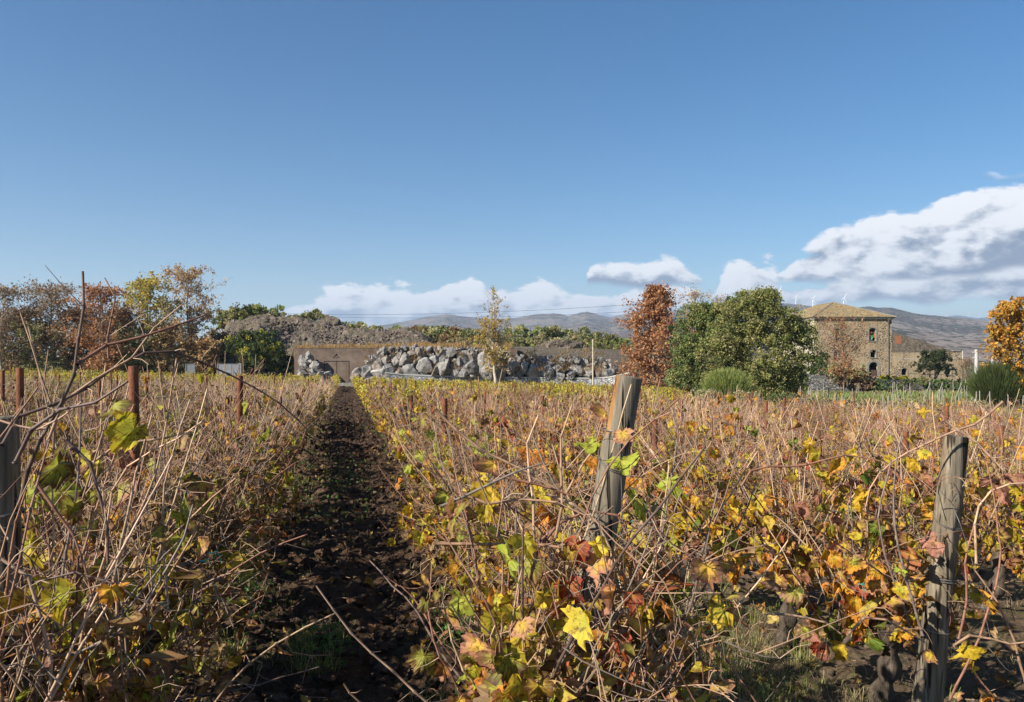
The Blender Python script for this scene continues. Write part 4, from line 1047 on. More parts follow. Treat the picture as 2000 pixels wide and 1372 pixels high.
# cornice, roof with rows of tiles, ridge, gutter pipe
b = Buf(); add_box(b, (-.25, -.25, EZ + .002), (W + .25, LN + .25, EZ + .16)); add_box(b, (-.38, -.38, EZ + .163), (W + .38, LN + .38, EZ + .30)); b.build('cornice', M['cornice'], house)
ov = .55; Rz = EZ + .303; AP = kz(592.5) * 1.0 + .45; xm = W / 2 - .9; s1 = 5.6
A0, B0, C0, D0_ = np.array([-ov, -ov, Rz]), np.array([W + ov, -ov, Rz]), np.array([W + ov, LN + ov, Rz]), np.array([-ov, LN + ov, Rz])
R0, R1 = np.array([xm, s1, AP]), np.array([xm, LN - s1, AP])
def tiled(b, a, c, top0, top1, step=.24):
    """slope from eave a-c to ridge top0-top1 as rows of half-round tiles"""
    L_ = np.linalg.norm(c - a); n = int(L_ / step); nr = 12
    nrm = unit(np.cross(c - a, top0 - a));  nrm = nrm if nrm[2] > 0 else -nrm
    cols = np.linspace(0, 1, n * 4 + 1); u = (a[None] * (1 - cols[:, None]) + c[None] * cols[:, None])
    ex = (c - a) / L_; tx0, tx1 = (top0 - a) @ ex, (top1 - a) @ ex; up = top0 - a - ex * tx0; xs_ = cols * L_
    hmax = np.where(xs_ < tx0, xs_ / max(tx0, 1e-6), np.where(xs_ > tx1, (L_ - xs_) / max(L_ - tx1, 1e-6), 1.0))
    V = []
    for r in range(nr + 1):
        for e in (0, 1):
            t = (r - e * .0001) / nr
            tt = np.minimum(t, 1) * hmax
            w = .055 * np.abs(np.sin(cols * n * math.pi)) + (.035 if e == 0 else 0)
            V.append(a + ex * xs_[:, None] + up * tt[:, None] + nrm * (w + .01)[:, None])
    V = np.array(V); m_, n_ = V.shape[:2]; ii = (np.arange(m_ - 1)[:, None] * n_ + np.arange(n_ - 1)[None]).ravel()
    b.add(V.reshape(-1, 3), np.stack([ii, ii + 1, ii + n_ + 1, ii + n_], -1))
roof = Buf()
for q in ((A0, B0, R0, R0), (D0_, A0, R1, R0), (B0, C0, R0, R1), (C0, D0_, R1, R1)): tiled(roof, *q)
rf = roof.build('roof', M['rooftile'], house, kind='stuff')
for a, c in ((A0, R0), (B0, R0), (R0, R1)):
    b = Buf(); n = 26; add_tube(b, [a * (1 - t) + c * t + [0, 0, .04 + .03 * (i % 2)] for i, t in enumerate(np.linspace(0, 1, n))], .10, 6); b.build('ridge_tiles', M['trim'], rf)
px_ = kx(1734.5); b = Buf(); add_tube(b, [(px_, -.3, EZ + .1), (px_, -.3, EZ - .25), (px_, -.09, EZ - .6), (px_, -.09, .5)], .075, 8); add_box(b, (px_ - .16, -.42, EZ - .1), (px_ + .16, -.13, EZ + .15)); b.build('downpipe', M['wire'], house)
b = Buf(); add_tube(b, [(kx(1556), 12, kz(612)), (kx(1556), 12, kz(596))], .1, 6); add_box(b, (kx(1556) - .25, 11.8, kz(597)), (kx(1556) + .25, 12.2, kz(596) + .1)); b.build('chimney', M['dark'], house)
# the lower ruined wing
wing = camobj('ruined_wing', XC_(1742.6, HD), HD, HB, 'low roofless stone wing with a sloping top and small arched windows, right of the farmhouse', 'stone building')
wx = lambda px: XC_(px, HD) - XC_(1742.6, HD)
tl = lambda x: np.interp(x, [wx(1742.6), wx(1765), wx(1800), wx(1830), wx(1862)], [kz(649), kz(654.5), kz(666), kz(676), kz(686)])
mz = kz(689)
ops2 = [(wx(1760.5), wx(1772), kz(733), kz(719.5), .42), (wx(1846), wx(1858.5), kz(732), kz(720), .16)]
xe = wx(1879)
b = Buf(); wall_open(b, .003, xe, 0, mz, ops2); b.build('front_wall', M['housestone'], wing)
b = Buf(); wall_open(b, .003, wx(1862), mz + .003, 0, [], ztop=tl); b.build('gable_wall', M['darkstone'], wing)
b = Buf(); add_box(b, (wx(1862) + .003, .01, mz + .003), (xe, .6, kz(685))); add_box(b, (xe - .6, .603, 0), (xe, 9, kz(685))); add_box(b, (.01, 8.4, 0), (xe - .61, 9, mz)); b.build('end_wall', M['darkstone'], wing)
b = Buf(); add_box(b, (.02, 3, 0), (xe - .62, 3.2, mz)); b.build('dark_backing', M['dark'], wing)  # near-black sheet: darkness painted behind the wing's openings
b = Buf(); add_box(b, (wx(1861), -.1, kz(685) + .003), (wx(1876), .5, kz(685) + .1)); b.build('coping', M['concrete'], wing)
b = Buf(); add_box(b, (wx(1748), -.012, kz(672)), (wx(1760), -.002, kz(657))); b.build('brick_patch', M['brick'], wing)
b = Buf(); add_tube(b, [(xe + .08, -.02, kz(685)), (xe + .08, -.02, kz(700)), (xe + .08, -.05, kz(711))], .07, 6); b.build('downpipe', M['concrete'], wing)
for o in ops2: surround(wing, o, .13, 'window_surround')

# ================================================================== TREES
def leaf_quads(b, pos, size, cols, r, up=0.3, aspect=.65):
    n = len(pos); nrm = unit(r.normal(0, 1, (n, 3)) + np.array([-.25, -.15, up])); t = unit(np.cross(nrm, r.normal(0, 1, (n, 3)))); s = np.cross(nrm, t)
    sz = (size * r.uniform(.6, 1.35, n))[:, None]
    V = np.stack([pos - t * sz * .5, pos + s * sz * .5 * aspect + nrm * sz * .12, pos + t * sz * .5, pos - s * sz * .5 * aspect + nrm * sz * .12], 1).reshape(-1, 3)
    i = np.arange(n) * 4; C = np.repeat(np.c_[cols, np.zeros(n)], 4, 0)
    b.add(V, np.stack([i, i + 1, i + 2, i + 3], -1), C)
def colours(pal, n, r, a=.22):
    k = np.array([p[0] for p in pal]); w = np.array([p[1] for p in pal], float); c = k[r.choice(len(k), n, p=w / w.sum())]
    return np.clip(c * r.uniform(1 - a, 1 + a, (n, 1)) * r.uniform(1 - a / 3, 1 + a / 3, (n, 3)), 0, 1)
def twiggy_tree(name, seed, H, Wd, trunk_h, trunk_r, pal, nleaf, lsize, bark=(0.26, 0.22, 0.17), shape='oval', nb=46, sparse_top=0.0, lowleaf=1.0, upw=.6):
    """a leader with side limbs, branchlets and single leaves"""
    r = np.random.default_rng(seed); tb, lb = Buf(), Buf()
    n = 14; tr = np.zeros((n, 3)); tr[:, 2] = np.linspace(-.3, H * .96, n); tr[1:, :2] = np.cumsum(r.normal(0, H * .008, (n - 1, 2)), 0)
    add_tube(tb, tr, np.interp(tr[:, 2] / H, [0, .1, 1], [trunk_r * 1.25, trunk_r, trunk_r * .12]), 7, np.append(bark, 0))
    P0 = []; W0 = []
    for i in range(nb):
        t = (i + r.uniform(0, 1)) / nb; hz = trunk_h + (H * .97 - trunk_h) * t
        prof_ = {'oval': math.sin(math.pi * (0.13 + 0.80 * t)) ** .7, 'cone': (1.02 - t) ** .75 * min(1, .45 + 2.2 * t), 'vase': min(1, .35 + t * 1.1) * (1.25 - t) ** .5, 'spread': math.sin(math.pi * (.2 + .72 * t)) ** .5}[shape]
        L_ = Wd / 2 * prof_ * r.uniform(.6, 1.12); a = i * 2.4 + r.normal(0, .5)
        base = np.array([np.interp(hz, tr[:, 2], tr[:, q]) for q in (0, 1)] + [hz]); u = upw * r.uniform(.6, 1.3) * (1 + .7 * t)
        d = np.array([math.cos(a), math.sin(a), u]); pts = [base]; m_ = 6; dd = unit(d)
        for q in range(m_): dd = unit(dd + r.normal(0, .13, 3) + [0, 0, -.03]); pts.append(pts[-1] + dd * L_ / m_ * math.sqrt(1 + u * u) * .86)
        pts = np.array(pts); over = pts[:, 2] > H; pts[over, 2] = H - r.uniform(0, .03) * H
        rb = max(.012, trunk_r * .34 * (1 - .6 * t)); add_tube(tb, pts, np.linspace(rb, rb * .25, len(pts)), 4, np.append(np.array(bark) * r.uniform(.8, 1.1), 0))
        for q in range(r.integers(5, 8)):
            j = r.integers(1, m_ + 1); st = pts[j]; dd = unit(unit(pts[j] - pts[j - 1]) + r.normal(0, .75, 3) + [0, 0, .15]); l2 = L_ * r.uniform(.22, .5) + .12
            sp = st + np.outer(np.linspace(0, 1, 4), dd) * l2 + np.r_[np.zeros((1, 3)), np.cumsum(r.normal(0, .05 * l2, (3, 3)), 0)]
            add_tube(tb, sp, np.linspace(rb * .45, rb * .18, 4), 3, np.append(np.array(bark) * .85, 0))
            for z in range(3):
                k = r.integers(1, 4); d3 = unit(dd + r.normal(0, .8, 3)); l3 = l2 * r.uniform(.3, .6); e = sp[k] + d3 * l3
                add_tube(tb, [sp[k], e], [rb * .2, rb * .08], 3, np.append(np.array(bark) * .8, 0)); P0.append((sp[k] + e) / 2); P0.append(e)
            for w_ in sp[1:]: P0.append(w_)
        while len(W0) < len(P0): W0.append(max(.02, (1 - sparse_top * sstep(t, .25, .75))) * (lowleaf if t < .3 else 1))
    P0 = np.array(P0); W0 = np.array(W0); W0 = W0 * np.random.default_rng(seed + 1).uniform(.1, 1, len(W0)) ** 2
    ix = r.choice(len(P0), nleaf, p=W0 / W0.sum()); pos = P0[ix] + r.normal(0, Wd * .018 + .04, (nleaf, 3))
    shade = colours(pal, nleaf, r) * (0.85 + .3 * _h(ix, ix * 0, ix * 0, 3))[:, None]
    leaf_quads(lb, pos, lsize, shade, r)
    return tb, lb
def place_tree(name, loc, tb, lb, label, cat='tree', group=None, crown='crown'):
    root = empty(name, loc, label, cat, group)
    if tb is not None: tb.build('trunk', M['bark'], root, smooth=True)
    lb.build(crown, M['farleaf'], root, kind='stuff'); return root
RUST = [((.42, .20, .085), 4), ((.33, .15, .07), 3), ((.52, .29, .14), 2), ((.20, .08, .04), 1)]
OCH = [((.52, .40, .07), 4), ((.42, .36, .07), 4), ((.30, .29, .06), 3), ((.56, .38, .12), 2)]
TANL = [((.50, .33, .16), 4), ((.40, .23, .11), 3), ((.56, .40, .17), 3), ((.32, .16, .08), 1)]
BRN = [((.30, .20, .12), 4), ((.38, .25, .14), 2), ((.20, .15, .09), 3), ((.40, .24, .12), 1)]
GOLD = [((.46, .33, .07), 4), ((.40, .26, .06), 3), ((.28, .20, .06), 1)]
ORG = [((.52, .26, .035), 4), ((.42, .19, .03), 3), ((.34, .25, .05), 2), ((.56, .34, .06), 2)]
OAK = [((.19, .20, .06), 4), ((.27, .265, .09), 3), ((.32, .30, .12), 2), ((.11, .13, .04), 2)]
OAKD = [((.115, .165, .05), 4), ((.165, .215, .07), 3), ((.075, .105, .032), 2)]
BROOM = [((.25, .30, .08), 4), ((.34, .36, .11), 3), ((.12, .16, .045), 2)]
OLV = [((.30, .30, .13), 4), ((.42, .38, .19), 3), ((.18, .21, .08), 3), ((.40, .32, .18), 1)]
DRYG = [((.34, .21, .10), 4), ((.26, .15, .07), 3), ((.30, .24, .09), 2)]
def tree_at(name, px, ybase, ytop, wpx, D_, seed, pal, nleaf, lpx, label, **kw):
    base = P(px, ybase, D_); zt_ = ZW(ytop, D_); base[2] = gz(base[0], base[1]) if D_ < 93.5 else base[2]; H = zt_ - base[2]; Wd = wpx / FPX * D_
    tb, lb = twiggy_tree(name, seed, H, Wd, kw.pop('th', .2) * H, kw.pop('tr', .014) * H + .03, pal, nleaf, lpx / FPX * D_, **kw)
    return place_tree(name, base, tb, lb, label)
tree_at('plane_tree', 970, 745, 560, 92, 84.5, 41, GOLD, 2300, 4.2, 'slender young tree with golden leaves and a nearly bare top, in front of the boulders', shape='cone', nb=52, sparse_top=.93, upw=1.1, bark=(.42, .36, .28), th=.18)
tree_at('copper_tree', 1276, 760, 560, 205, 80, 42, RUST, 14000, 5.0, 'tall copper brown tree between the pale pole and the big evergreen', shape='cone', nb=70, upw=.35, th=.05)
tree_at('plane_tree', 372, 748, 533, 112, 95, 43, TANL, 7500, 4.4, 'tallest tree on the left, with tan and russet leaves, above the grey gate', shape='spread', nb=60, upw=.7, th=.06, bark=(.36, .31, .25), lowleaf=2.5)
tree_at('plane_tree', 282, 742, 553, 130, 91, 44, OCH, 10000, 4.8, 'olive yellow tree between the russet tree and the tallest tree on the left', shape='spread', nb=60, upw=.6, th=.05, lowleaf=2.2)
tree_at('plane_tree', 203, 740, 568, 125, 84, 45, RUST, 7500, 4.8, 'russet tree on the left beside the olive yellow one', shape='spread', nb=54, upw=.6, th=.05, lowleaf=2.2)
tree_at('plane_tree', 103, 738, 562, 150, 86, 46, BRN, 5600, 4.0, 'thin brown tree with a pale trunk and few leaves, left of the russet tree', shape='oval', nb=60, upw=.5, th=.22, bark=(.42, .38, .31))
tree_at('plane_tree', 8, 738, 566, 96, 84, 47, BRN, 2600, 4.0, 'thin half bare brown tree at the left edge of the photo', shape='vase', nb=46, upw=1.0, th=.25, bark=(.36, .32, .26))
tree_at('bare_tree', 1358, 760, 572, 90, 92, 48, TANL, 900, 3.4, 'bare pale-twigged tree rising behind the dark evergreen', shape='vase', nb=46, upw=1.3, th=.3, bark=(.34, .28, .22))
tree_at('bare_tree', 1400, 760, 583, 70, 96, 49, TANL, 700, 3.4, 'second bare twiggy tree, nearer the big evergreen crown', shape='oval', nb=44, upw=1.0, th=.3, bark=(.30, .24, .19))
tree_at('creeper_tree', 1645, 768, 626, 108, 95, 50, RUST + [((.16, .17, .06), 2)], 2400, 3.4, 'thin reddish tree in front of the farmhouse wall', shape='oval', nb=60, upw=.6, th=.15, bark=(.20, .13, .09), lowleaf=2.5)
tree_at('maple_tree', 1985, 765, 590, 100, 62, 51, ORG, 8500, 6.2, 'orange golden tree at the right edge behind the green broom', shape='spread', nb=56, upw=.5, th=.12)
tree_at('bare_tree', 1886, 748, 703, 40, 118, 52, BRN, 900, 2.6, 'small brown bare tree right of the ruined wing', shape='oval', nb=30, upw=.6, th=.15)
for i, (px, yt, w_, pal, nm) in enumerate(((40, 610, 110, BRN, 'brown scrubby tree behind the thin trees on the far left'), (150, 612, 90, BRN, 'brown tangled tree left of the russet tree'), (232, 618, 100, BRN, 'brown tree filling in behind the russet and olive yellow trees'), (428, 660, 70, BRN, 'low brown tree between the grey gate panels and the earth mound'), (330, 640, 90, TANL, 'low tan tree under the tallest tree on the left'), (-10, 616, 100, BRN, 'brown scrubby tree cut by the left edge of the photo'), (78, 640, 110, OLV, 'olive scrubby tree low between the two thin brown trees'), (185, 650, 110, BRN, 'low brown tree under the russet tree'), (395, 668, 70, TANL, 'low tan tree right above the narrow gate leaf'), (275, 660, 110, OLV, 'low yellow green tree under the olive yellow tree'))):
    tree_at('scrub_tree', px, 742, yt, w_, (97 if i == 3 else 86.5 + (i % 3) * .6), 60 + i, pal, 5200, 4.8, nm, shape='spread', nb=50, upw=.6, th=.06)

def lobed(seed, lobes, nleaf, lsize, pal, tilt=.4, sub=.33):
    """dense crown: leaf clumps spread over uneven lobes (x, y, z, r)"""
    r = np.random.default_rng(seed); b = Buf(); Lb = np.array(lobes, float); w = Lb[:, 3] ** 2; ncl = max(30, nleaf // 26)
    li = r.choice(len(Lb), ncl, p=w / w.sum()); d = unit(r.normal(0, 1, (ncl, 3))); d[:, 2] = np.where(d[:, 2] < -.6, -d[:, 2], d[:, 2])
    rad = Lb[li, 3] * r.uniform(.45, 1.08, ncl) ** .55; cc = Lb[li, :3] + d * rad[:, None]
    ci = r.integers(0, ncl, nleaf); s = Lb[li[ci], 3] * sub
    dd = unit(r.normal(0, 1, (nleaf, 3))) * (r.uniform(0, 1, nleaf) ** .5)[:, None]
    pos = cc[ci] + dd * s[:, None] * r.uniform(.6, 1.3, (ncl, 1))[ci]
    cl = colours(pal, ncl, r, .2)[ci] * r.uniform(.75, 1.3, (nleaf, 1))
    leaf_quads(b, pos, lsize, cl, r, up=tilt); return b
# big evergreen: lobes laid over a broad dome
def dome_lobes(r, Wd, H, n, r0, r1, low=.05, skew=0.0):
    L_ = []
    for i in range(n):
        a = r.uniform(0, 6.28); t = r.uniform(0, 1); z = low + (1 - low) * t
        rx = math.sqrt(max(0, 1 - ((z - .38) / .62) ** 2)) if z > .38 else .82 + .18 * z / .38
        q = rx * r.uniform(.55, .88); rr_ = r.uniform(r0, r1)
        L_.append((math.cos(a) * q * Wd / 2 + skew * z * Wd, math.sin(a) * q * Wd / 2.4, min(z * H, H - rr_ * 1.05), rr_))
    L_.append((0, 0, H * .45, min(Wd, H) * .3)); return L_
def limbs(b, r, Wd, H, n, rad, bark):
    for i in range(n):
        a = r.uniform(0, 6.28); e = np.array([math.cos(a) * Wd * .35, math.sin(a) * Wd * .3, H * r.uniform(.4, .85)]); st = np.array([0, 0, -.4]); md = np.array([e[0] * .25, e[1] * .25, H * .28])
        t = np.linspace(0, 1, 8)[:, None]; pts = st * (1 - t) ** 2 + 2 * md * t * (1 - t) + e * t * t + np.r_[np.zeros((1, 3)), r.normal(0, .05, (7, 3))]
        add_tube(b, pts, np.linspace(rad, rad * .2, 8), 6, np.append(bark, 0))
def dense_tree(name, px, ybase, ytop, wpx, D_, seed, pal, nleaf, lpx, nl, label, low=.08, cat='tree', r0=.10, r1=.17, sub=.33, bark=(.16, .13, .10), skew=0.0, group=None):
    r = np.random.default_rng(seed); base = P(px, ybase, D_); zt_ = ZW(ytop, D_); base[2] = gz(base[0], base[1]) if D_ < 93.5 else base[2]; H = zt_ - base[2]; Wd = wpx / FPX * D_
    tb = Buf(); limbs(tb, r, Wd, H, 7, max(.03, .028 * H), bark)
    lb = lobed(seed + 1, dome_lobes(r, Wd, H, nl, r0 * H, r1 * H, low, skew), nleaf, lpx / FPX * D_, pal, sub=sub)
    return place_tree(name, base, tb, lb, label, cat, group, 'crown')
dense_tree('evergreen_oak', 1480, 778, 565, 232, 60, 71, OAK, 64000, 4.2, 84, 'big dense olive green evergreen tree left of the farmhouse', r0=.085, r1=.145)
dense_tree('evergreen_oak', 1382, 770, 592, 165, 63, 72, OAKD + OAK, 32000, 4.3, 60, 'darker green evergreen tree joining the big one on its left', r0=.09, r1=.16)
dense_tree('dark_bush', 1545, 778, 715, 60, 62, 73, OAKD, 5000, 4.4, 14, 'dark bush under the right side of the big evergreen', r0=.15, r1=.25, cat='bush')
dense_tree('lemon_tree', 500, 748, 646, 132, 91, 74, [((.06, .08, .025), 5), ((.09, .12, .035), 3), ((.42, .40, .06), 1.6)], 15000, 4.0, 34, 'round dark green shrub with yellowing leaves, left of the boulder heap', r0=.12, r1=.22, low=.15, cat='bush')
dense_tree('lemon_tree', 566, 750, 692, 36, 90.5, 75, [((.04, .055, .025), 5), ((.07, .08, .03), 2)], 3500, 4.0, 14, 'small shrub beside the boulder heap, shade painted into its dark leaves', r0=.15, r1=.25, cat='bush')  # leaf colours darkened to carry the shadow beside the heap
dense_tree('dark_tree', 1822, 745, 684, 80, 108, 76, [((.035, .05, .02), 4), ((.055, .075, .028), 3)], 7000, 3.0, 26, 'dark green tree in front of the ruined wing', low=.25, r0=.13, r1=.22)
dense_tree('green_tree', 1600, 745, 690, 60, 105, 77, OAKD, 3500, 3.4, 16, 'green bush at the farmhouse corner behind the big evergreen', r0=.15, r1=.25, cat='bush')
def broom(name, px, ybase, ytop, wpx, D_, seed, pal, n, label, cat='bush', spread_=.55, group=None, thick=.7):
    """bush of thin upright green rods"""
    r = np.random.default_rng(seed); base = P(px, ybase, D_); zt_ = ZW(ytop, D_); base[2] = gz(base[0], base[1]) if D_ < 93.5 else base[2]; H = zt_ - base[2]; Wd = wpx / FPX * D_
    a = r.uniform(0, 6.28, n); q = np.sqrt(r.uniform(0, 1, n)); bx = np.stack([np.cos(a) * q * Wd * .3, np.sin(a) * q * Wd * .25, r.uniform(0, .5, n) * H * (1 - q * .5)], 1)
    d = unit(np.stack([np.cos(a) * q * spread_ * 1.3, np.sin(a) * q * spread_, np.ones(n)], 1) + r.normal(0, .16, (n, 3)))
    hm = H * np.sqrt(np.clip(1 - (q * .86) ** 2, .05, 1)); L_ = (hm - bx[:, 2]) * r.uniform(.7, 1.06, n)
    e = bx + d * L_[:, None]; s = unit(np.cross(d, r.normal(0, 1, (n, 3)))) * (thick / FPX * D_)
    V = np.stack([bx - s, bx + s, e + s * .3, e - s * .3], 1).reshape(-1, 3); i = np.arange(n) * 4
    b = Buf(); b.add(V, np.stack([i, i + 1, i + 2, i + 3], -1), np.repeat(np.c_[colours(pal, n, r), np.zeros(n)], 4, 0))
    tb = Buf(); limbs(tb, r, Wd * .7, H * .7, 5, .04 * H, (.2, .15, .1))
    root = empty(name, base, label, cat, group); tb.build('stems', M['bark'], root); b.build('foliage', M['farleaf'], root, kind='stuff'); return root
broom('broom_bush', 1420, 775, 718, 78, 52, 81, BROOM, 9000, 'bright green broom bush in front of the big evergreen')
broom('broom_bush', 1950, 772, 706, 92, 62, 82, [((.075, .10, .03), 4), ((.12, .14, .045), 3), ((.05, .07, .02), 2)], 9000, 'dark green broom bush under the orange tree at the right')
for i, (px, yb, yt, w_, pal, lab) in enumerate(((1378, 790, 762, 60, OLV, 'low brown green scrub at the foot of the broom bush'), (1450, 795, 765, 80, OLV, 'low scrub under the big evergreen beside the dead stems'), (1530, 797, 768, 70, OAKD, 'low dark scrub at the right foot of the big evergreen'), (1600, 800, 778, 90, OLV, 'low bramble patch in the grass left of the field posts'), (1790, 808, 782, 110, OLV, 'bramble patch in the middle of the posted field'), (1690, 805, 785, 80, OLV, 'bramble patch left of the middle of the posted field'), (1900, 806, 784, 80, OLV, 'bramble patch below the right end of the posted field'))):
    dense_tree('bramble', px, yb, yt, w_, 46, 180 + i, pal, 3200, 3.6, 14, lab, cat='bramble', r0=.2, r1=.35, low=.0)
for i, (px, yb, yt, w_, pal, lab) in enumerate(((1735, 748, 733, 46, [((.55, .45, .02), 5), ((.12, .15, .03), 2)], 'bright yellow flowering bush under the downpipe of the farmhouse'), (1762, 750, 735, 30, [((.55, .45, .02), 4), ((.12, .15, .03), 3)], 'small yellow flowering bush under the arched window of the wing'),
        (1720, 768, 742, 70, OAKD, 'dark hedge bush below the farmhouse door'), (1780, 766, 740, 80, OAKD + [((.14, .07, .05), 4)], 'dark reddish hedge bush below the ruined wing'), (1845, 766, 741, 80, OAKD, 'dark hedge bush left of the concrete pole'), (1900, 768, 746, 60, OAKD, 'dark hedge bush at the foot of the concrete pole'),
        (1655, 748, 708, 96, RUST + OLV, 'reddish tangled bush in front of the farmhouse lower wall'), (1690, 760, 728, 50, BRN, 'brown twiggy bush spilling over the dry stone wall'))):
    dense_tree('hedge_bush', px, yb, yt, w_, 94 if px != 1735 and px != 1762 else 100, 210 + i, pal, 4200, 3.0, 18, lab, cat='bush', r0=.18, r1=.3, low=.0)

# --- shrubs on the mound and the terrace: a few kinds, copied
SHR = []
for i in range(9):
    r = np.random.default_rng(300 + i); pal = [OLV, BROOM, OLV, OAK, DRYG, OLV, OAK, OLV, BROOM][i]
    lb = lobed(310 + i, dome_lobes(r, 2.2, 1.0, 12, .2, .36, .0), 1500, .11, pal, sub=.4); tb = Buf(); limbs(tb, r, 2.0, .9, 6, .05, (.2, .16, .12))
    SHR.append((tb.mesh('stems', M['bark']), lb.mesh('foliage', M['farleaf'])))
rs = np.random.default_rng(55)
def shrub(px, D_, z, size, kind, label, group, cat='shrub', zs=1.0):
    root = empty('shrub', cw(XC_(px, D_), D_, z), label, cat, group, rz=rs.uniform(0, 6.28)); root.scale = (size, size, size * zs)
    for nm, me in zip(('stems', 'foliage'), SHR[kind]):
        o = link(nm, me, root)
        if nm == 'foliage': o['kind'] = 'stuff'
SH1 = [(440, 616, 2), (463, 600, 3), (478, 606, 0), (500, 604, 1), (520, 604, 1), (541, 610, 0), (560, 616, 0), (585, 612, 3), (603, 611, 0), (618, 618, 2), (575, 622, 5), (640, 632, 5), (666, 634, 5), (690, 634, 5), (598, 636, 1)]
for px, yt, kd in SH1:
    D_ = 111 if px < 640 else 113; zt = ZW(yt, D_); zb_ = bankz(px, D_ - 2) - .6; s = max(.8, zt - zb_) * 1.22
    shrub(px, D_, zb_, s, kd, ['olive green', 'bright green', 'grey green', 'dark green', 'dry', 'pale olive'][kd] + ' shrub on the crest of the earth mound', 'shrubs on the crest of the mound')
SC = ['olive', 'bright green', 'grey green', 'dark olive', 'dry brownish', 'pale olive', 'darker', 'dull green', 'light green']
POSN = lambda px: next(w for lim, w in ((760, 'at the right foot of the earth mound'), (850, 'above the right end of the dry grass fringe'), (940, 'on the terrace left of the slender golden tree'), (1005, 'behind the slender golden tree'), (1090, 'on the terrace right of the slender golden tree'), (1160, 'around the black rocks on the terrace'), (9999, 'on the terrace just left of the copper tree')) if px < lim)
SH2 = [(712, 628, 2), (728, 634, 0), (745, 633, 1), (765, 636, 7), (785, 640, 1), (805, 634, 4), (822, 632, 0), (845, 636, 2), (868, 628, 3), (884, 627, 3), (900, 636, 4), (915, 640, 5), (935, 640, 2), (1010, 638, 1), (1030, 634, 0), (1050, 632, 1), (1075, 636, 5), (1095, 634, 0), (1112, 634, 3), (1128, 636, 0), (1150, 646, 7),
       (1168, 642, 3), (1185, 646, 3), (1205, 658, 1), (1222, 660, 6), (955, 645, 7), (990, 646, 7), (820, 648, 5), (860, 650, 4), (900, 654, 7), (1060, 652, 7), (1130, 662, 6), (1160, 664, 1), (1190, 668, 6), (1020, 656, 5), (1090, 655, 2), (940, 656, 5), (980, 660, 5)]
for i, (px, yt, kd) in enumerate(SH2):
    yt += 4; D_ = 128 - (yt - 628) * .55; zt = ZW(yt, D_); zb_ = bankz(px, D_) - .4; s = max(.9, zt - zb_)
    shrub(px + rs.normal(0, 2), D_, zb_, s, kd, f'{SC[kd]} shrub {POSN(px)}', 'shrubs on the terrace behind the boulders', zs=1.0)
for i in range(26):
    px = 430 + i * 32 + rs.normal(0, 6); D_ = rs.uniform(134, 150); 
    shrub(px, D_, 2.6, rs.uniform(1.8, 2.6) + (1.6 if px < 640 else 0), int(rs.integers(0, 9)), 'shrub farther back on the plateau behind the boulders', 'shrubs farther back on the plateau')
# left: dark thicket behind the trees
for i in range(20):
    px = -30 + i * 23 + rs.normal(0, 5); D_ = rs.uniform(95, 100); shrub(px, D_, -1.8, rs.uniform(2.8, 4.0) if px < 330 else rs.uniform(1.8, 2.4), [0, 2, 4, 7, 5, 0][i % 6], 'bush in the thicket behind the trees on the left', 'bushes of the thicket on the left')
for i in range(24):
    px = 1570 + i * 20 + rs.normal(0, 5); D_ = rs.uniform(100, 116)
    if 1590 < px < 1740: continue
    shrub(px, D_, -2.5, rs.uniform(.9, 1.5), [6, 2, 3][i % 3], 'low dark bush around the ruined wing', 'low bushes around the ruined wing')
# dry orange grass fringe along the terrace edge
b = Buf(); rg = np.random.default_rng(9); n = 16000
px = rg.uniform(568, 1000, n); px = px[(px < 905) | (rg.random(n) < .4)]; n = len(px)
D_ = 89.9 + rg.uniform(0, 4.5, n); clump = vnoise(np.stack([px * .09, D_ * .8], -1), 3)
base = np.stack([XC_(px, D_) * CT + D_ * ST, -XC_(px, D_) * ST + D_ * CT, bank_h(px, D_) + .05], 1)
h = (.25 + .75 * clump) * rg.uniform(.5, 1.1, n); d = unit(np.stack([rg.normal(0, .35, n), rg.normal(0, .3, n), np.ones(n)], 1)); s = unit(np.cross(d, rg.normal(0, 1, (n, 3)))) * .035
e = base + d * h[:, None]; i = np.arange(n) * 4
b.add(np.stack([base - s, base + s, e + s * .2, e - s * .2], 1).reshape(-1, 3), np.stack([i, i + 1, i + 2, i + 3], -1), np.repeat(np.c_[colours([((.42, .27, .12), 5), ((.33, .18, .08), 3), ((.36, .30, .10), 2)], n, rg), np.zeros(n)], 4, 0))
tag(b.build('dry_grass', M['grass']), 'fringe of dry orange grass along the top of the brown retaining wall', 'grass', kind='stuff')

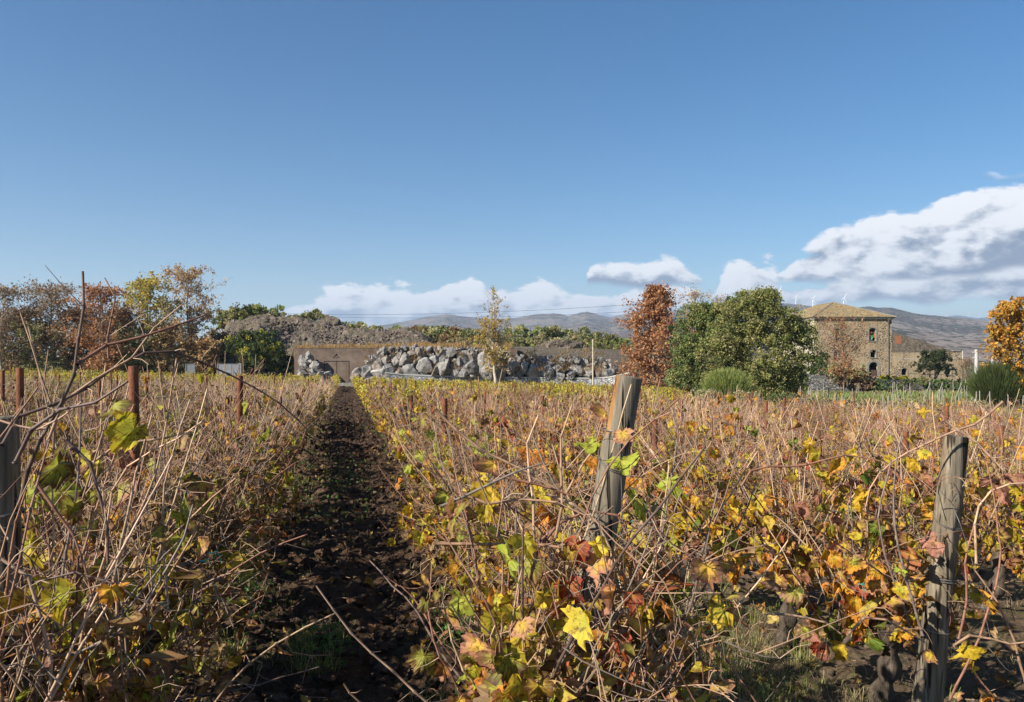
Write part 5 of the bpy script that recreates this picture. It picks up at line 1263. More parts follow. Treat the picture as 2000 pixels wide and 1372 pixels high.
# ================================================================== POSTS, STAKES, WIRES
def wood_post(label, pts, rad, split=None):
    """pts: (px, py, D) centre line from the top down; goes on into the ground"""
    W_ = [P(*q) for q in pts]; g_ = float(gz(W_[-1][0], W_[-1][1]))
    if W_[-1][2] > g_:
        d = unit(W_[-1] - W_[-2]); d[2] = min(d[2], -.5); W_.append(W_[-1] + d * (W_[-1][2] - g_ + .25) / -d[2])
    W_ = np.array(W_); base = W_[-1].copy(); base[2] = g_
    L_ = np.r_[0, np.cumsum(np.linalg.norm(np.diff(W_, axis=0), axis=1))]; n = 44; t = np.linspace(0, L_[-1], n)
    C_ = np.stack([np.interp(t, L_, W_[:, q]) for q in range(3)], 1); rr_ = np.interp(t, np.linspace(0, L_[-1], len(rad)), rad)
    k = 26; V, F = tube(C_, rr_, k); cc = np.repeat(C_, k, 0); o = V - cc; ang = np.tile(np.arange(k), n) / k
    V = cc + o * (1 + .09 * (fbm(np.c_[np.cos(ang * 6.28) * 2, np.sin(ang * 6.28) * 2, np.repeat(t, k) * 3], 4, 3) - .5)[:, None] * 2)
    A = np.zeros(len(V)); 
    if split:   # bare orange wood where a strip has split away: left side of the upper part
        side = (o @ np.array([-CT, ST, 0])) / np.repeat(rr_, k); tt = np.repeat(t, k) / L_[-1]
        A = sstep(side, split[0], split[0] + .25) * (1 - sstep(tt, split[1] - .01, split[1] + .01)) * split[3]
        cut = (side > split[0]) & (tt < split[1]); V[cut] -= (o * split[2])[cut]
    b = Buf(); b.add(V - base, F, np.c_[np.ones((len(V), 3)), A])
    # sawn top
    ring = V[:k] - base; c0 = ring.mean(0) + [0, 0, .004]; inner = c0 + (ring - c0) * .9 + [0, 0, .003]
    b.add(np.vstack([ring, inner, c0]), [[i, (i + 1) % k, k + (i + 1) % k, k + i] for i in range(k)], (1, 1, 1, .05))
    b.add(np.vstack([inner, c0]), [[i, (i + 1) % k, k] for i in range(k)], (1, 1, 1, .05))
    root = empty('end_post', base, label, 'post', 'wooden end posts of the vine rows'); b.build('pole', M['post'], root, smooth=True)
    return root, C_, rr_
def wrap(root, C_, rr_, t, tilt=.0, r=.0016, turns=1.0, name='wire_loop'):
    i = int(t * (len(C_) - 1)); c = C_[i]; ax = unit(C_[i + 1] - C_[i]); u = unit(np.cross(ax, [0, 1, .1])); w = np.cross(ax, u)
    a = np.linspace(0, 6.2832 * turns, int(26 * turns)); R_ = rr_[i] * 1.06 + r
    pts = c + R_ * (np.cos(a)[:, None] * u + np.sin(a)[:, None] * w) + ax * (tilt * np.sin(a))[:, None] + ax * (a / 6.28 * .006)[:, None]
    b = Buf(); add_tube(b, pts - np.array(root.location), r, 5); return b.build(name, M['wire'], root)
def wire(root, pts, r=.0014, name='wire', m='wire'):
    b = Buf(); add_tube(b, np.array(pts) - np.array(root.location), r, 4); return b.build(name, M[m], root)
post1, C1, R1_ = wood_post('thick leaning wooden post in the middle with a split orange upper side', [(1226, 737, 2.72), (1206, 850, 2.72), (1188, 960, 2.72), (1168, 1070, 2.70), (1112, 1372, 2.68)], [.050, .051, .052, .052, .050], split=(.58, .105, .16, .85))
wrap(post1, C1, R1_, .105, .0); wrap(post1, C1, R1_, .15, .035, turns=1.5); wrap(post1, C1, R1_, .44, .012, r=.002)
wire(post1, [P(1206, 868, 2.64), P(1211, 880, 2.63), P(1214, 960, 2.62), P(1217, 1080, 2.6), P(1221, 1230, 2.6), P(1224, 1372, 2.6)])
wire(post1, [P(1192, 850, 2.64), P(1206, 870, 2.63), P(1224, 850, 2.64)], .0016)
post2, C2, R2_ = wood_post('weathered grey wooden post at the right with an orange streak and a sawn top', [(1867, 853, 3.85), (1858, 930, 3.85), (1846, 1030, 3.85), (1832, 1150, 3.85), (1808, 1372, 3.85)], [.054, .060, .062, .066, .074], split=(.55, .16, .0, .35))
wrap(post2, C2, R2_, .24, .03, turns=1.5); wrap(post2, C2, R2_, .40, .005, r=.004); wrap(post2, C2, R2_, .55, .006, r=.003); wrap(post2, C2, R2_, .41, -.006, r=.003)
wire(post2, [P(1835, 958, 3.76), P(1858, 985, 3.74), P(1885, 940, 3.76)]); wire(post2, [P(1858, 985, 3.74), P(1873, 1020, 3.7), P(1893, 1080, 3.7), P(1912, 1150, 3.7), P(1935, 1260, 3.7)], .0018)
post3, C3, R3_ = wood_post('dark wooden post cut by the left edge of the photo', [(-4, 817, 2.15), (0, 1000, 2.15), (8, 1200, 2.15), (16, 1372, 2.15)], [.050, .051, .053, .056])
wrap(post3, C3, R3_, .16, .006, r=.004); wrap(post3, C3, R3_, .17, -.006, r=.003); wrap(post3, C3, R3_, .30, .02); wrap(post3, C3, R3_, .5, .004, r=.003)

STK = []
for i in range(3):
    b = Buf(); w_ = .022 + .003 * i; t_ = .005
    add_tube(b, [(0, 0, -.3), (0, 0, .5), (.004 * (i - 1), .003, 1.0)], w_, 8, cap=True); b_me = b.mesh('iron_stake', M['rust'], True); STK.append(b_me)
stake_n = {}
def stake(k, y_, h, lean=0.0, xo=0.0, r0=1.0):
    x = ROWX(k) + xo; z = float(gz(x, y_)); i = stake_n.get(k, 0); stake_n[k] = i + 1
    o = link('iron_stake', STK[(i + k) % 3], None, (x, y_, z)); o.scale = (r0, r0, h); o.rotation_euler = (random.gauss(0, .012), lean + random.gauss(0, .012), random.uniform(0, 6))
    if i < len(ORD): tag(o, f'rusty iron stake, {ORD[i]} in the {rowname(k)}', 'stake', 'rusty iron stakes in the vine rows')
    else: tag(o, f'rusty iron stake among the farther ones in the {rowname(k)}', 'stake', f'farther rusty stakes of the {rowname(k)}')
stake(0, 3.76, 1.70); stake(0, 7.0, 1.64); stake(1, 8.0, 1.46, r0=1.15); stake(2, 6.97, 1.34); stake(3, 5.9, 1.34, r0=1.05); stake(4, 6.9, 1.36); stake(-1, 7.6, 1.66, r0=1.1); stake(-2, 12.1, 1.6)
for k in range(-9, 15):
    rk = np.random.default_rng(900 + k); y_ = {0: 11.2, 1: 12.4, 2: 11.5, 3: 10.6, 4: 11.6, -1: 12, -2: 16.5}.get(k, 6 + rk.uniform(0, 4))
    while y_ < 46:
        x = ROWX(k); p = pxof(x, y_)
        if in_vineyard(x, y_) and -20 < p < 2020: stake(k, y_, 1.42 + rk.normal(0, .08), rk.normal(0, .03), rk.normal(0, .03))
        y_ += rk.uniform(4.2, 6.2)
# trellis wires, two or three to a row
for k in range(-3, 7):
    y0 = {0: 2.0, 1: 2.55, 2: 3.35}.get(k, 4.0); x = ROWX(k); root = empty('trellis_wires', (x, y0, gz(x, y0)), f'thin rusty trellis wires strung along the {rowname(k)}', 'trellis wires', 'trellis wires of the rows')
    for hh in (.62, .98, 1.25):
        ys_ = np.arange(y0, 34, 1.2); pts = np.stack([x + 0 * ys_ + .01 * np.sin(ys_), ys_, gz(x, ys_) + hh - .02 * np.abs(np.sin(ys_ * .6))], 1)
        wire(root, pts, .0016, 'wire', 'rust' if hh != .98 else 'wire')

# ================================================================== LONG CANES of the nearest vines, followed from the photograph
def first(k, n=0):
    c = [q for q in NEARLIST if q[0] == k]; return c[min(n, len(c) - 1)][2]
def spline(pts, n):
    pts = np.array(pts, float); t = np.r_[0, np.cumsum(np.linalg.norm(np.diff(pts, axis=0), axis=1))]; u = np.linspace(0, t[-1], n)
    m_ = np.gradient(pts, t, axis=0); out = []
    for x in u:
        i = min(max(np.searchsorted(t, x) - 1, 0), len(t) - 2); h = t[i + 1] - t[i]; s = (x - t[i]) / h
        out.append((2 * s ** 3 - 3 * s ** 2 + 1) * pts[i] + (s ** 3 - 2 * s ** 2 + s) * h * m_[i] + (-2 * s ** 3 + 3 * s ** 2) * pts[i + 1] + (s ** 3 - s ** 2) * h * m_[i + 1])
    return np.array(out)
rl = np.random.default_rng(66)
def long_cane(k, n, D_, px, r0=.0045, r1=.002, col=TAN, dd=0.0, leaves=0):
    root = first(k, n); pts = [P(a, b_, D_ + dd * i / len(px)) for i, (a, b_) in enumerate(px)]; L_ = sum(np.linalg.norm(np.array(pts[i + 1]) - pts[i]) for i in range(len(pts) - 1))
    q = spline(pts, max(5, int(L_ / .075))) - np.array(root.location); q[1:-1] += rl.normal(0, .0022, q[1:-1].shape)
    b = Buf(); add_cane(b, q, r0, r1, 7, jit(col, rl, .12), True, rl); b.build('cane', M['cane'], root, smooth=True)
    for z in range(leaves):
        p = q[rl.integers(1, len(q))]; o = link('leaf', LEAVES[palof(k)][rl.integers(34)], root, p); o.rotation_euler = (rl.uniform(-2.4, -.9), rl.normal(0, .5), rl.uniform(0, 6.28)); s = rl.uniform(.7, 1.1); o.scale = (s, s, s)
DK = (.13, .085, .065)
long_cane(0, 0, 2.0, [(40, 985), (60, 900), (105, 815), (135, 755), (150, 712), (153, 643), (163, 602), (167, 551), (161, 530)], .0055, .0028, DK)
long_cane(0, 0, 2.0, [(150, 712), (200, 680), (293, 653), (357, 632), (403, 615)], .0045, .002, RED, .3)
long_cane(0, 0, 1.95, [(5, 870), (36, 815), (127, 783), (190, 745), (250, 701), (306, 687), (357, 691), (408, 717), (485, 750), (560, 800), (620, 860)], .0045, .0018, DK, .6)
long_cane(0, 0, 2.05, [(95, 860), (143, 765), (214, 730), (255, 701), (293, 653), (357, 594)], .004, .0016, TAN, .2)
long_cane(0, 0, 2.2, [(212, 700), (212, 653), (222, 615), (224, 582), (204, 543)], .003, .0014, RED)
long_cane(0, 0, 2.3, [(105, 880), (105, 806), (89, 755), (69, 709), (56, 653), (38, 607)], .0036, .0016, TAN)
long_cane(0, 0, 1.9, [(-20, 815), (33, 834), (60, 838), (110, 820), (160, 785)], .003, .0018, PALE)
long_cane(0, 0, 1.9, [(30, 905), (45, 880), (62, 840), (100, 806), (180, 790), (250, 745)], .005, .0025, DK)
long_cane(0, 1, 2.0, [(-10, 1310), (40, 1296), (100, 1282), (175, 1270), (250, 1215), (300, 1165), (335, 1090), (362, 1050), (378, 985)], .0048, .0022, GREY, .2)
long_cane(0, 1, 1.9, [(-10, 1176), (60, 1140), (115, 1120), (200, 1128), (260, 1160), (300, 1185)], .0032, .0016, DK)
long_cane(0, 0, 1.9, [(-5, 1085), (40, 1103), (75, 1190), (98, 1260), (100, 1372)], .0042, .004, PALE)
long_cane(0, 0, 1.95, [(130, 860), (175, 905), (200, 980), (215, 1050), (212, 1100)], .0045, .003, DK)
for a in ([(60, 1200), (120, 1080), (170, 960), (215, 800), (238, 740)], [(100, 1372), (150, 1120), (190, 1000), (235, 860), (262, 790)], [(20, 1372), (95, 1130), (110, 1040), (100, 940), (130, 870)], [(250, 1372), (232, 1200), (238, 1080), (300, 940), (330, 800), (345, 700)], [(330, 1180), (318, 1080), (320, 960), (345, 860), (372, 780)],
          [(170, 1372), (160, 1250), (195, 1130), (260, 900), (340, 860), (400, 820)], [(180, 905), (230, 870), (300, 860), (380, 840)], [(210, 1180), (260, 960), (280, 860), (300, 800)], [(70, 940), (110, 1000), (150, 1060), (185, 1180)]):
    long_cane(0, 1, rl.uniform(1.95, 2.5), a, .0042, .002, [TAN, PALE, TAN, RED][rl.integers(4)], leaves=1)
for a in ([(1041, 1110), (1058, 1052), (1099, 1019), (1149, 997), (1191, 997), (1213, 1016), (1225, 1047), (1238, 1083), (1240, 1110)], [(961, 925), (1022, 939), (1080, 955), (1113, 967)], [(1066, 964), (1113, 982), (1141, 993), (1163, 1014), (1185, 1039), (1193, 1080), (1198, 1130)],
          [(850, 1062), (961, 1063), (1058, 1062), (1127, 1076), (1175, 1100), (1220, 1127), (1250, 1170), (1260, 1210), (1265, 1250), (1260, 1300), (1235, 1372)], [(1200, 1372), (1217, 1287), (1225, 1237), (1240, 1205), (1270, 1194), (1300, 1200), (1350, 1222), (1408, 1277), (1447, 1329), (1482, 1380)],
          [(1160, 1380), (1135, 1300), (1137, 1245), (1145, 1190), (1175, 1152)], [(1352, 1225), (1312, 1270), (1255, 1310), (1220, 1372)], [(1085, 1030), (1060, 1055), (1040, 1095), (1045, 1150), (1062, 1190), (1070, 1240)], [(1236, 1350), (1250, 1240), (1225, 1180), (1190, 1110), (1150, 1040), (1110, 985), (1070, 920), (1040, 850)],
          [(850, 800), (900, 850), (960, 890), (1040, 925), (1100, 965)], [(1090, 985), (1108, 960), (1130, 920), (1162, 875)], [(1085, 1050), (1100, 960), (1090, 880), (1105, 830), (1118, 790)], [(1045, 1100), (1040, 960), (1030, 870), (1052, 810)], [(1175, 1380), (1200, 1230), (1190, 1150), (1200, 1100)], [(1210, 1380), (1205, 1290), (1185, 1200), (1195, 1150)],
          [(1270, 1380), (1275, 1290), (1240, 1190), (1215, 1120)], [(1300, 1320), (1310, 1270), (1290, 1215), (1250, 1190), (1225, 1180)], [(1290, 1350), (1310, 1320), (1300, 1290), (1270, 1230)], [(890, 960), (960, 985), (1040, 975), (1100, 985), (1150, 1010)], [(860, 990), (930, 960), (1000, 925), (1060, 905)]):
    long_cane(1, 0, rl.uniform(2.45, 2.62), a, .0052, .0024, [TAN, TAN, PALE, GREY, RED][rl.integers(5)], leaves=0)
for a in ([(1447, 950), (1468, 918), (1510, 910), (1562, 911), (1615, 896), (1650, 890), (1720, 901)], [(1842, 820), (1875, 842), (1925, 880), (1960, 920)], [(1958, 785), (1912, 824), (1874, 838), (1825, 859), (1755, 894), (1700, 950), (1690, 990)], [(1905, 1100), (1902, 1030), (1905, 995), (1930, 964), (1965, 946), (2010, 943)],
          [(1496, 1197), (1551, 1203), (1610, 1216), (1642, 1238)], [(1655, 1238), (1675, 1212), (1701, 1203), (1740, 1215), (1772, 1234), (1805, 1254)], [(1870, 1247), (1883, 1202), (1886, 1085), (1902, 1026), (1930, 960)], [(1800, 1240), (1770, 1130), (1750, 1040), (1745, 940), (1760, 850)], [(1775, 1225), (1740, 1120), (1715, 1020), (1740, 900)],
          [(1860, 1260), (1900, 1240), (1960, 1255), (2010, 1252)], [(1870, 1270), (1930, 1350), (1950, 1372)], [(1850, 1372), (1920, 1220), (1950, 1100), (1945, 1000), (1925, 900)], [(2000, 1330), (1960, 1200), (1930, 1150), (1900, 1110)]):
    long_cane(2, 0, rl.uniform(3.45, 3.8), a, .006, .0028, [TAN, TAN, RED, PALE, GREY][rl.integers(5)], leaves=1)
# turquoise ties
for k, n, pp in ((0, 1, (315, 1178)), (0, 1, (280, 1215)), (0, 2, (398, 1095)), (0, 3, (415, 1080)), (1, 1, (1232, 1018)), (2, 0, (1805, 1278)), (2, 1, (1680, 1140))):
    root = first(k, n); c = P(pp[0], pp[1], {0: 2.4, 1: 3.4, 2: 3.75}[k]) - np.array(root.location); a = np.linspace(0, 7.5, 14)
    q = c + .014 * np.stack([np.cos(a), np.sin(a) * .6, a * .15 - .5], 1) + np.r_[np.zeros((12, 3)), [[.01, 0, -.02], [.02, .0, -.045]]]
    b = Buf(); add_tube(b, q, .0014, 4); b.build('twine_tie', M['twine'], root)

# ================================================================== FIELD with posts, poles, power lines
FP = []; M['oldpost'] = plain('grey_field_post', (.27, .25, .21), .9, .15, .35, 3)
for i in range(2):
    b = Buf(); add_tube(b, [(0, 0, -.3), (0, 0, 1)], .034 if i == 0 else .03, 6, cap=True); FP.append(b.mesh('field_post', M['oldpost'], False))
rf_ = np.random.default_rng(12)
for i in range(60):
    px = rf_.uniform(1560, 2010); D_ = rf_.uniform(50, 86)
    if 1470 < px < 1590 and D_ > 55: D_ = 50
    p = cw(XC_(px, D_), D_, 0); o = link('field_post', FP[i % 2], None, (p[0], p[1], float(gz(p[0], p[1])))); o.scale = (1, 1, rf_.uniform(1.1, 1.7)); o.rotation_euler = (rf_.normal(0, .03), rf_.normal(0, .04), 0)
    o['kind'] = 'thing'; tag(o, ('thin nearer post' if D_ < 60 else 'thin post' if D_ < 74 else 'thin farther post') + ' in the grassy field below ' + ('the big evergreen' if px < 1640 else 'the farmhouse' if px < 1740 else 'the ruined wing' if px < 1880 else 'the concrete pole'), 'post', 'thin posts in the grassy field')
for i, (px, lab) in enumerate(((1568, 'braced pair of pale posts right beside the big evergreen'), (1816, 'braced pair of pale posts below the right end of the ruined wing'), (1840, 'braced pair of pale posts between the ruined wing and the concrete pole'), (1877, 'braced pair of pale posts just left of the concrete pole'), (1910, 'braced pair of pale posts at the foot of the concrete pole'), (1947, 'braced pair of pale posts in front of the broom bush at the right'), (1975, 'braced pair of pale posts nearest the right edge'))):
    D_ = 74; p = cw(XC_(px, D_), D_, 0); root = empty('braced_post', (p[0], p[1], float(gz(p[0], p[1]))), lab, 'post', 'braced posts in the field', rz=-TH)
    b = Buf(); add_tube(b, [(0, 0, -.3), (0, 0, 1.75)], .045, 6, cap=True); b.build('pole', M['oldpost'], root); b = Buf(); add_tube(b, [(-.75, 0, -.2), (-.02, -.07, 1.6)], .035, 6, cap=True); b.build('brace', M['oldpost'], root)
def pole(px, ytop, D_, r, label, m_, arms=False, name='utility_pole'):
    p = P(px, ytop, D_); g_ = float(gz(p[0], p[1])) - .2; root = empty(name, (p[0], p[1], g_), label, 'pole', rz=-TH); H = p[2] - g_
    b = Buf(); add_tube(b, [(0, 0, 0), (0, 0, H)], [r * 1.25, r], 8, cap=True); b.build('shaft', M[m_], root)
    if arms:
        for q in (.25, .7): b = Buf(); add_tube(b, [(-.3, 0, H - q), (.32, 0, H - q)], .05, 6, cap=True); b.build('insulator', M['concrete'], root)
    return root
pole(1907, 683, 66, .13, 'pale concrete utility pole right of the ruined wing', 'concrete', True)
pole(1938, 695, 110, .10, 'small distant pole behind the broom bush at the right', 'concrete')
pole(1158, 663, 80, .055, 'slender pale wooden pole in front of the brown bank, left of the copper tree', 'whitewood')
def line(name, a, c, sag, r, label, cat='cable', m_='wire'):
    a, c = np.array(a), np.array(c); t = np.linspace(0, 1, 16)[:, None]; q = a * (1 - t) + c * t; q[:, 2] -= (sag * 4 * t * (1 - t))[:, 0]
    b = Buf(); add_tube(b, q - a, r, 4); o = b.build(name, M[m_], None, loc=a); tag(o, label, cat)
line('cable', P(1159, 669, 80), P(1240, 678, 82), .2, .022, 'cable from the slender pale pole to the copper tree')
line('power_line', P(560, 613, 170), P(1330, 588, 140), 1.0, .022, 'upper thin power line crossing the clouds above the hills', m_='dark')
line('power_line', P(560, 617, 172), P(1330, 603, 142), 1.0, .018, 'lower thin power line crossing the clouds above the hills', m_='dark')
line('power_line', P(-60, 588, 140), P(200, 600, 150), .5, .022, 'thin power line above the trees at the far left', m_='dark')
line('cable', P(1740, 699, 123), P(1877, 697, 123), .3, .035, 'pale cable slung across the front of the ruined wing', m_='concrete')

# ================================================================== GREY GATE AND PARKED CAR at the left
M['sheet'] = plain('grey_sheet_metal', (.19, .20, .21), .6, .3, .2, 2)
M['carpaint'] = plain('dark_blue_car_paint', (.02, .03, .055), .25, .6, .05); M['glass'] = plain('car_glass', (.02, .025, .03), .08, .8, .05); M['tyre'] = plain('black_rubber', (.015, .015, .015), .9, .1, .1); M['lampglass'] = plain('headlight_glass', (.6, .62, .65), .15, .7, .05); M['plate'] = plain('number_plate', (.7, .7, .7), .5, .3, .02)
D_ = 83
for x0, x1, yt, lab in ((364, 379, 711, 'narrow pale grey metal gate leaf turned edge on, left of the parked car'), (426, 466, 711, 'wide pale grey metal gate leaf right of the parked car')):
    p = P(x0, 750, D_); g_ = float(gz(p[0], p[1])); root = empty('gate_panel', (p[0], p[1], g_), lab, 'gate', 'pale grey metal gate', rz=-TH + (.0 if x0 > 400 else .15)); w_ = (x1 - x0) / FPX * D_; H = ZW(yt, D_) - g_
    n_ = 3 if x0 > 400 else 1
    for q in range(n_): b = Buf(); add_box(b, (w_ * q / n_ + .02, 0, .15), (w_ * (q + 1) / n_ - .02, .04, H - .05)); b.build('panel', M['sheet'], root)
    b = Buf(); add_box(b, (-.08, -.04, 0), (.0, .1, H)); add_box(b, (w_, -.04, 0), (w_ + (.30 if x0 > 400 else .08), .1, H + .08)); add_box(b, (0, -.02, H - .048), (w_, .08, H)); b.build('frame', M['sheet'], root)
p = P(410, 748, 92); g_ = float(gz(p[0], p[1])); g_ = CAMZ - (748 - HOR) / FPX * 92
car = empty('parked_car', (p[0], p[1], g_), 'dark blue car seen from the front, parked in the shade between the grey gate leaves', 'car', rz=-TH)
def loft(secs):
    """secs: list of closed sections (same count) -> V, F"""
    V = np.concatenate(secs); n = len(secs[0]); F = [[i * n + j, i * n + (j + 1) % n, (i + 1) * n + (j + 1) % n, (i + 1) * n + j] for i in range(len(secs) - 1) for j in range(n)]
    return V, np.array(F)
def sec(y_, w, z0, z1, rnd=.12):
    return np.array([(-w, y_, z0), (w, y_, z0), (w, y_, z1 - rnd), (w - rnd, y_, z1), (-w + rnd, y_, z1), (-w, y_, z1 - rnd)])
V, F = loft([sec(-2.0, .2, .35, .45), sec(-2.0, .68, .3, .62), sec(-1.9, .80, .25, .72), sec(-1.0, .86, .25, .92), (sec(.2, .87, .25, .95)), sec(1.6, .86, .25, .98), sec(2.1, .78, .3, .9), sec(2.1, .2, .4, .8)]); b = Buf(); b.add(V, F); b.build('body', M['carpaint'], car)
V, F = loft([sec(-.95, .70, .90, .96, .04), sec(-.3, .64, .90, 1.36, .1), sec(.9, .63, .90, 1.42, .1), sec(1.8, .66, .9, 1.0, .04)]); b = Buf(); b.add(V, F); b.build('cabin', M['glass'], car)
b = Buf(); add_box(b, (-.56, -.25, 1.405), (.56, .95, 1.45)); b.build('roof', M['carpaint'], car)
for sx in (-1, 1):
    V, F = ICO[1]; b = Buf(); b.add(V * [.17, .08, .085] + [sx * .58, -1.93, .62], F); b.build('headlight', M['lampglass'], car)
    b = Buf(); add_box(b, (sx * .93 - .09, -.75, .95), (sx * .93 + .09, -.62, 1.08)); b.build('wing_mirror', M['carpaint'], car)
    for y_ in (-1.3, 1.3):
        b = Buf(); add_tube(b, [(sx * .66, y_, .31), (sx * .87, y_, .31)], .31, 16, cap=True); w_ = b.build('wheel', M['tyre'], car); b = Buf(); add_tube(b, [(sx * .86, y_, .31), (sx * .885, y_, .31)], .18, 12, cap=True); b.build('rim', M['sheet'], w_)
b = Buf(); add_box(b, (-.26, -2.03, .38), (.26, -2.003, .5)); b.build('number_plate', M['plate'], car)
b = Buf(); add_box(b, (-.4, -2.03, .56), (.4, -2.0, .64)); b.build('grille', M['tyre'], car)

# ================================================================== GROUND COVER
rc = np.random.default_rng(8)
def scatter_near(n, x0, x1, y0, y1, pw=1.6):
    t = rc.random(n) ** pw; return rc.uniform(x0, x1, n), y0 + (y1 - y0) * t
def put_stuff(name, b, mt, label, cat=None, smooth=False):
    o = b.build(name, mt, None, smooth=smooth); tag(o, label, cat, kind='stuff'); return o
# clods on the tilled path and between the rows
TPL = [rock(1, 700 + i, 6, .35) for i in range(8)]; T2 = [rock(2, 720 + i, 5, .5) for i in range(8)]
b = Buf()
x, y_ = scatter_near(7200, -1.0, 1.1, 2.2, 22, 1.7); x2, y2 = scatter_near(7500, -6, 9, 2.4, 16, 1.4); x = np.r_[x, x2]; y_ = np.r_[y_, y2]; zz = gtop(x, y_)
for i in range(len(x)):
    s = min(.06, .007 + rc.exponential(.011)) * (1.0 if i < 7200 else .75); V, F = (T2 if (s > .03 and y_[i] < 8) else TPL)[rc.integers(8)]
    A = rotz(rc.uniform(0, 6.28)); V = (V * [1.2, 1, .75] * s) @ A.T + [x[i], y_[i], zz[i] + s * .2]
    c = np.array([.075, .047, .032]) * rc.uniform(.7, 1.5) if i < 7200 else np.array([.12, .088, .062]) * rc.uniform(.6, 1.3)
    b.add(V, F, np.append(c, 0))
n = 3800; x = rc.uniform(-.75, .85, n); y_ = 17 + 66 * rc.random(n) ** 1.1; zz = gtop(x, y_)  # extra, larger clods added so their self-shadow darkens the far path
for i in range(n):
    s = rc.uniform(.03, .075) * (1 + y_[i] / 80); V, F = TPL[rc.integers(8)]; b.add(V * [s, s, s * .8] + [x[i], y_[i], zz[i] + s * .25], F, np.append(np.array([.07, .044, .03]) * rc.uniform(.6, 1.3), 0))
put_stuff('soil_clods', b, M['clod'], 'dark crumbly clods of freshly tilled soil', 'soil')
# fallen leaves
b = Buf(); LT = [leaf_shape(rc, 1.0, False, leaf_cols(['left', 'right', 'path'][i % 3], rc)) for i in range(24)]
n = 6500; x, y_ = scatter_near(n, -7, 11, 2.2, 26, 1.2); rowd = np.abs(np.mod(x + .88 + .925, 1.85) - .925); keep = (rc.random(n) < .45 + .55 * np.exp(-(rowd / .4) ** 2)); x, y_ = x[keep], y_[keep]; zz = gtop(x, y_)
for i in range(len(x)):
    V, F, C = LT[rc.integers(24)]; s = rc.uniform(.035, .085); A = np.array(Euler((rc.normal(0, .5), rc.normal(0, .5), rc.uniform(0, 6.28))).to_matrix()); C = C.copy(); br = np.array([.30, .13, .07]) if rc.random() < .7 else np.array([.42, .26, .12])
    C[:, :3] = C[:, :3] * .35 + br * .65 * rc.uniform(.5, 1.2); b.add((V * s) @ A.T + [x[i], y_[i], zz[i] + .015 + s * .15], F, C)
put_stuff('fallen_leaves', b, M['litter'], 'fallen brown and orange vine leaves scattered on the soil', 'leaves')
# grass tufts along the rows, straw and weeds
def tufts(b, x, y_, nb, hmin, hmax, pal, width=.0022, lean=.6):
    for i in range(len(x)):
        n = max(4, int(nb * rc.uniform(.5, 1.4))); h = rc.uniform(hmin, hmax, n); a = rc.uniform(0, 6.28, n); q = rc.uniform(0, .05 + .02 * nb / 20, n)
        bx = np.stack([x[i] + np.cos(a) * q, y_[i] + np.sin(a) * q], 1); bz = float(gtop(x[i], y_[i])) - .01; l_ = rc.uniform(.15, 1, n) * lean
        o_ = np.stack([np.cos(a) * l_, np.sin(a) * l_], 1) + rc.normal(0, .12, (n, 2)); s = np.stack([-np.sin(a), np.cos(a), 0 * a], 1) * width
        p0 = np.c_[bx, np.full(n, bz)]; p1 = np.c_[bx + o_ * h[:, None] * .4, bz + h * .62]; p2 = np.c_[bx + o_ * h[:, None] * 1.05, bz + h * (1 - .45 * l_)]
        j = np.arange(n) * 5; b.add(np.stack([p0 - s, p0 + s, p1 + s * .8, p1 - s * .8, p2], 1).reshape(-1, 3), np.stack([j, j + 1, j + 2, j + 3], -1), np.repeat(np.c_[colours(pal, n, rc), np.zeros(n)], 5, 0))
        b.f.append(np.stack([j + 3, j + 2, j + 4], -1) + b.n - n * 5); b.m.append(np.zeros(n, np.int32))
GR = [((.15, .20, .04), 4), ((.23, .26, .06), 3), ((.38, .34, .13), 3)]; STW = [((.42, .34, .18), 4), ((.32, .26, .13), 3), ((.24, .26, .10), 2)]
b = Buf(); n = 1500; x, y_ = scatter_near(n, -7, 10, 2.3, 24, 1.3); rowd = np.mod(x + .88 + .925, 1.85) - .925; keep = (rc.random(n) < np.exp(-(rowd / .42) ** 2)) | ((x > 1.4) & (rc.random(n) < .3)); x, y_ = x[keep], y_[keep]
tufts(b, x, y_, 22, .04, .17, GR, .002, 1.0)
def cluster(px, py, n, spread_):
    zc = (CAMZ + .05) * FPX / (py - HOR - 28); w_ = cw((px - 1000) / FPX * zc, zc); return w_[0] + rc.normal(0, spread_, n), w_[1] + rc.normal(0, spread_ * 1.4, n)
for px, py, n, sp in ((470, 1185, 26, .12), (450, 1140, 14, .1), (600, 1310, 16, .10), (640, 1335, 10, .07), (920, 1270, 14, .1), (960, 1310, 10, .1), (590, 960, 14, .12), (1350, 1180, 30, .3), (1450, 1300, 30, .3), (1500, 1330, 30, .3), (440, 1330, 8, .06)):
    x, y_ = cluster(px, py, n, sp); tufts(b, x, y_, 20, .05, .17, GR, .002, 1.1)
put_stuff('grass_tufts', b, M['grass'], 'fresh green grass tufts growing along the vine rows', 'grass')
b = Buf(); n = 2600; x, y_ = scatter_near(n, -7, 10, 2.3, 18, 1.2); keep = (x < -1) | (x > 1.1) | (rc.random(n) < .12); x, y_ = x[keep], y_[keep]; tufts(b, x, y_, 12, .03, .12, STW, .0018, 1.5)
n = 1500; x, y_ = rc.uniform(1.25, 2.7, n), 2.9 + 9 * rc.random(n) ** 1.3; tufts(b, x, y_, 14, .03, .13, STW, .0018, 1.6)
put_stuff('dry_grass', b, M['grass'], 'matted straw and dry grass between the rows', 'grass')
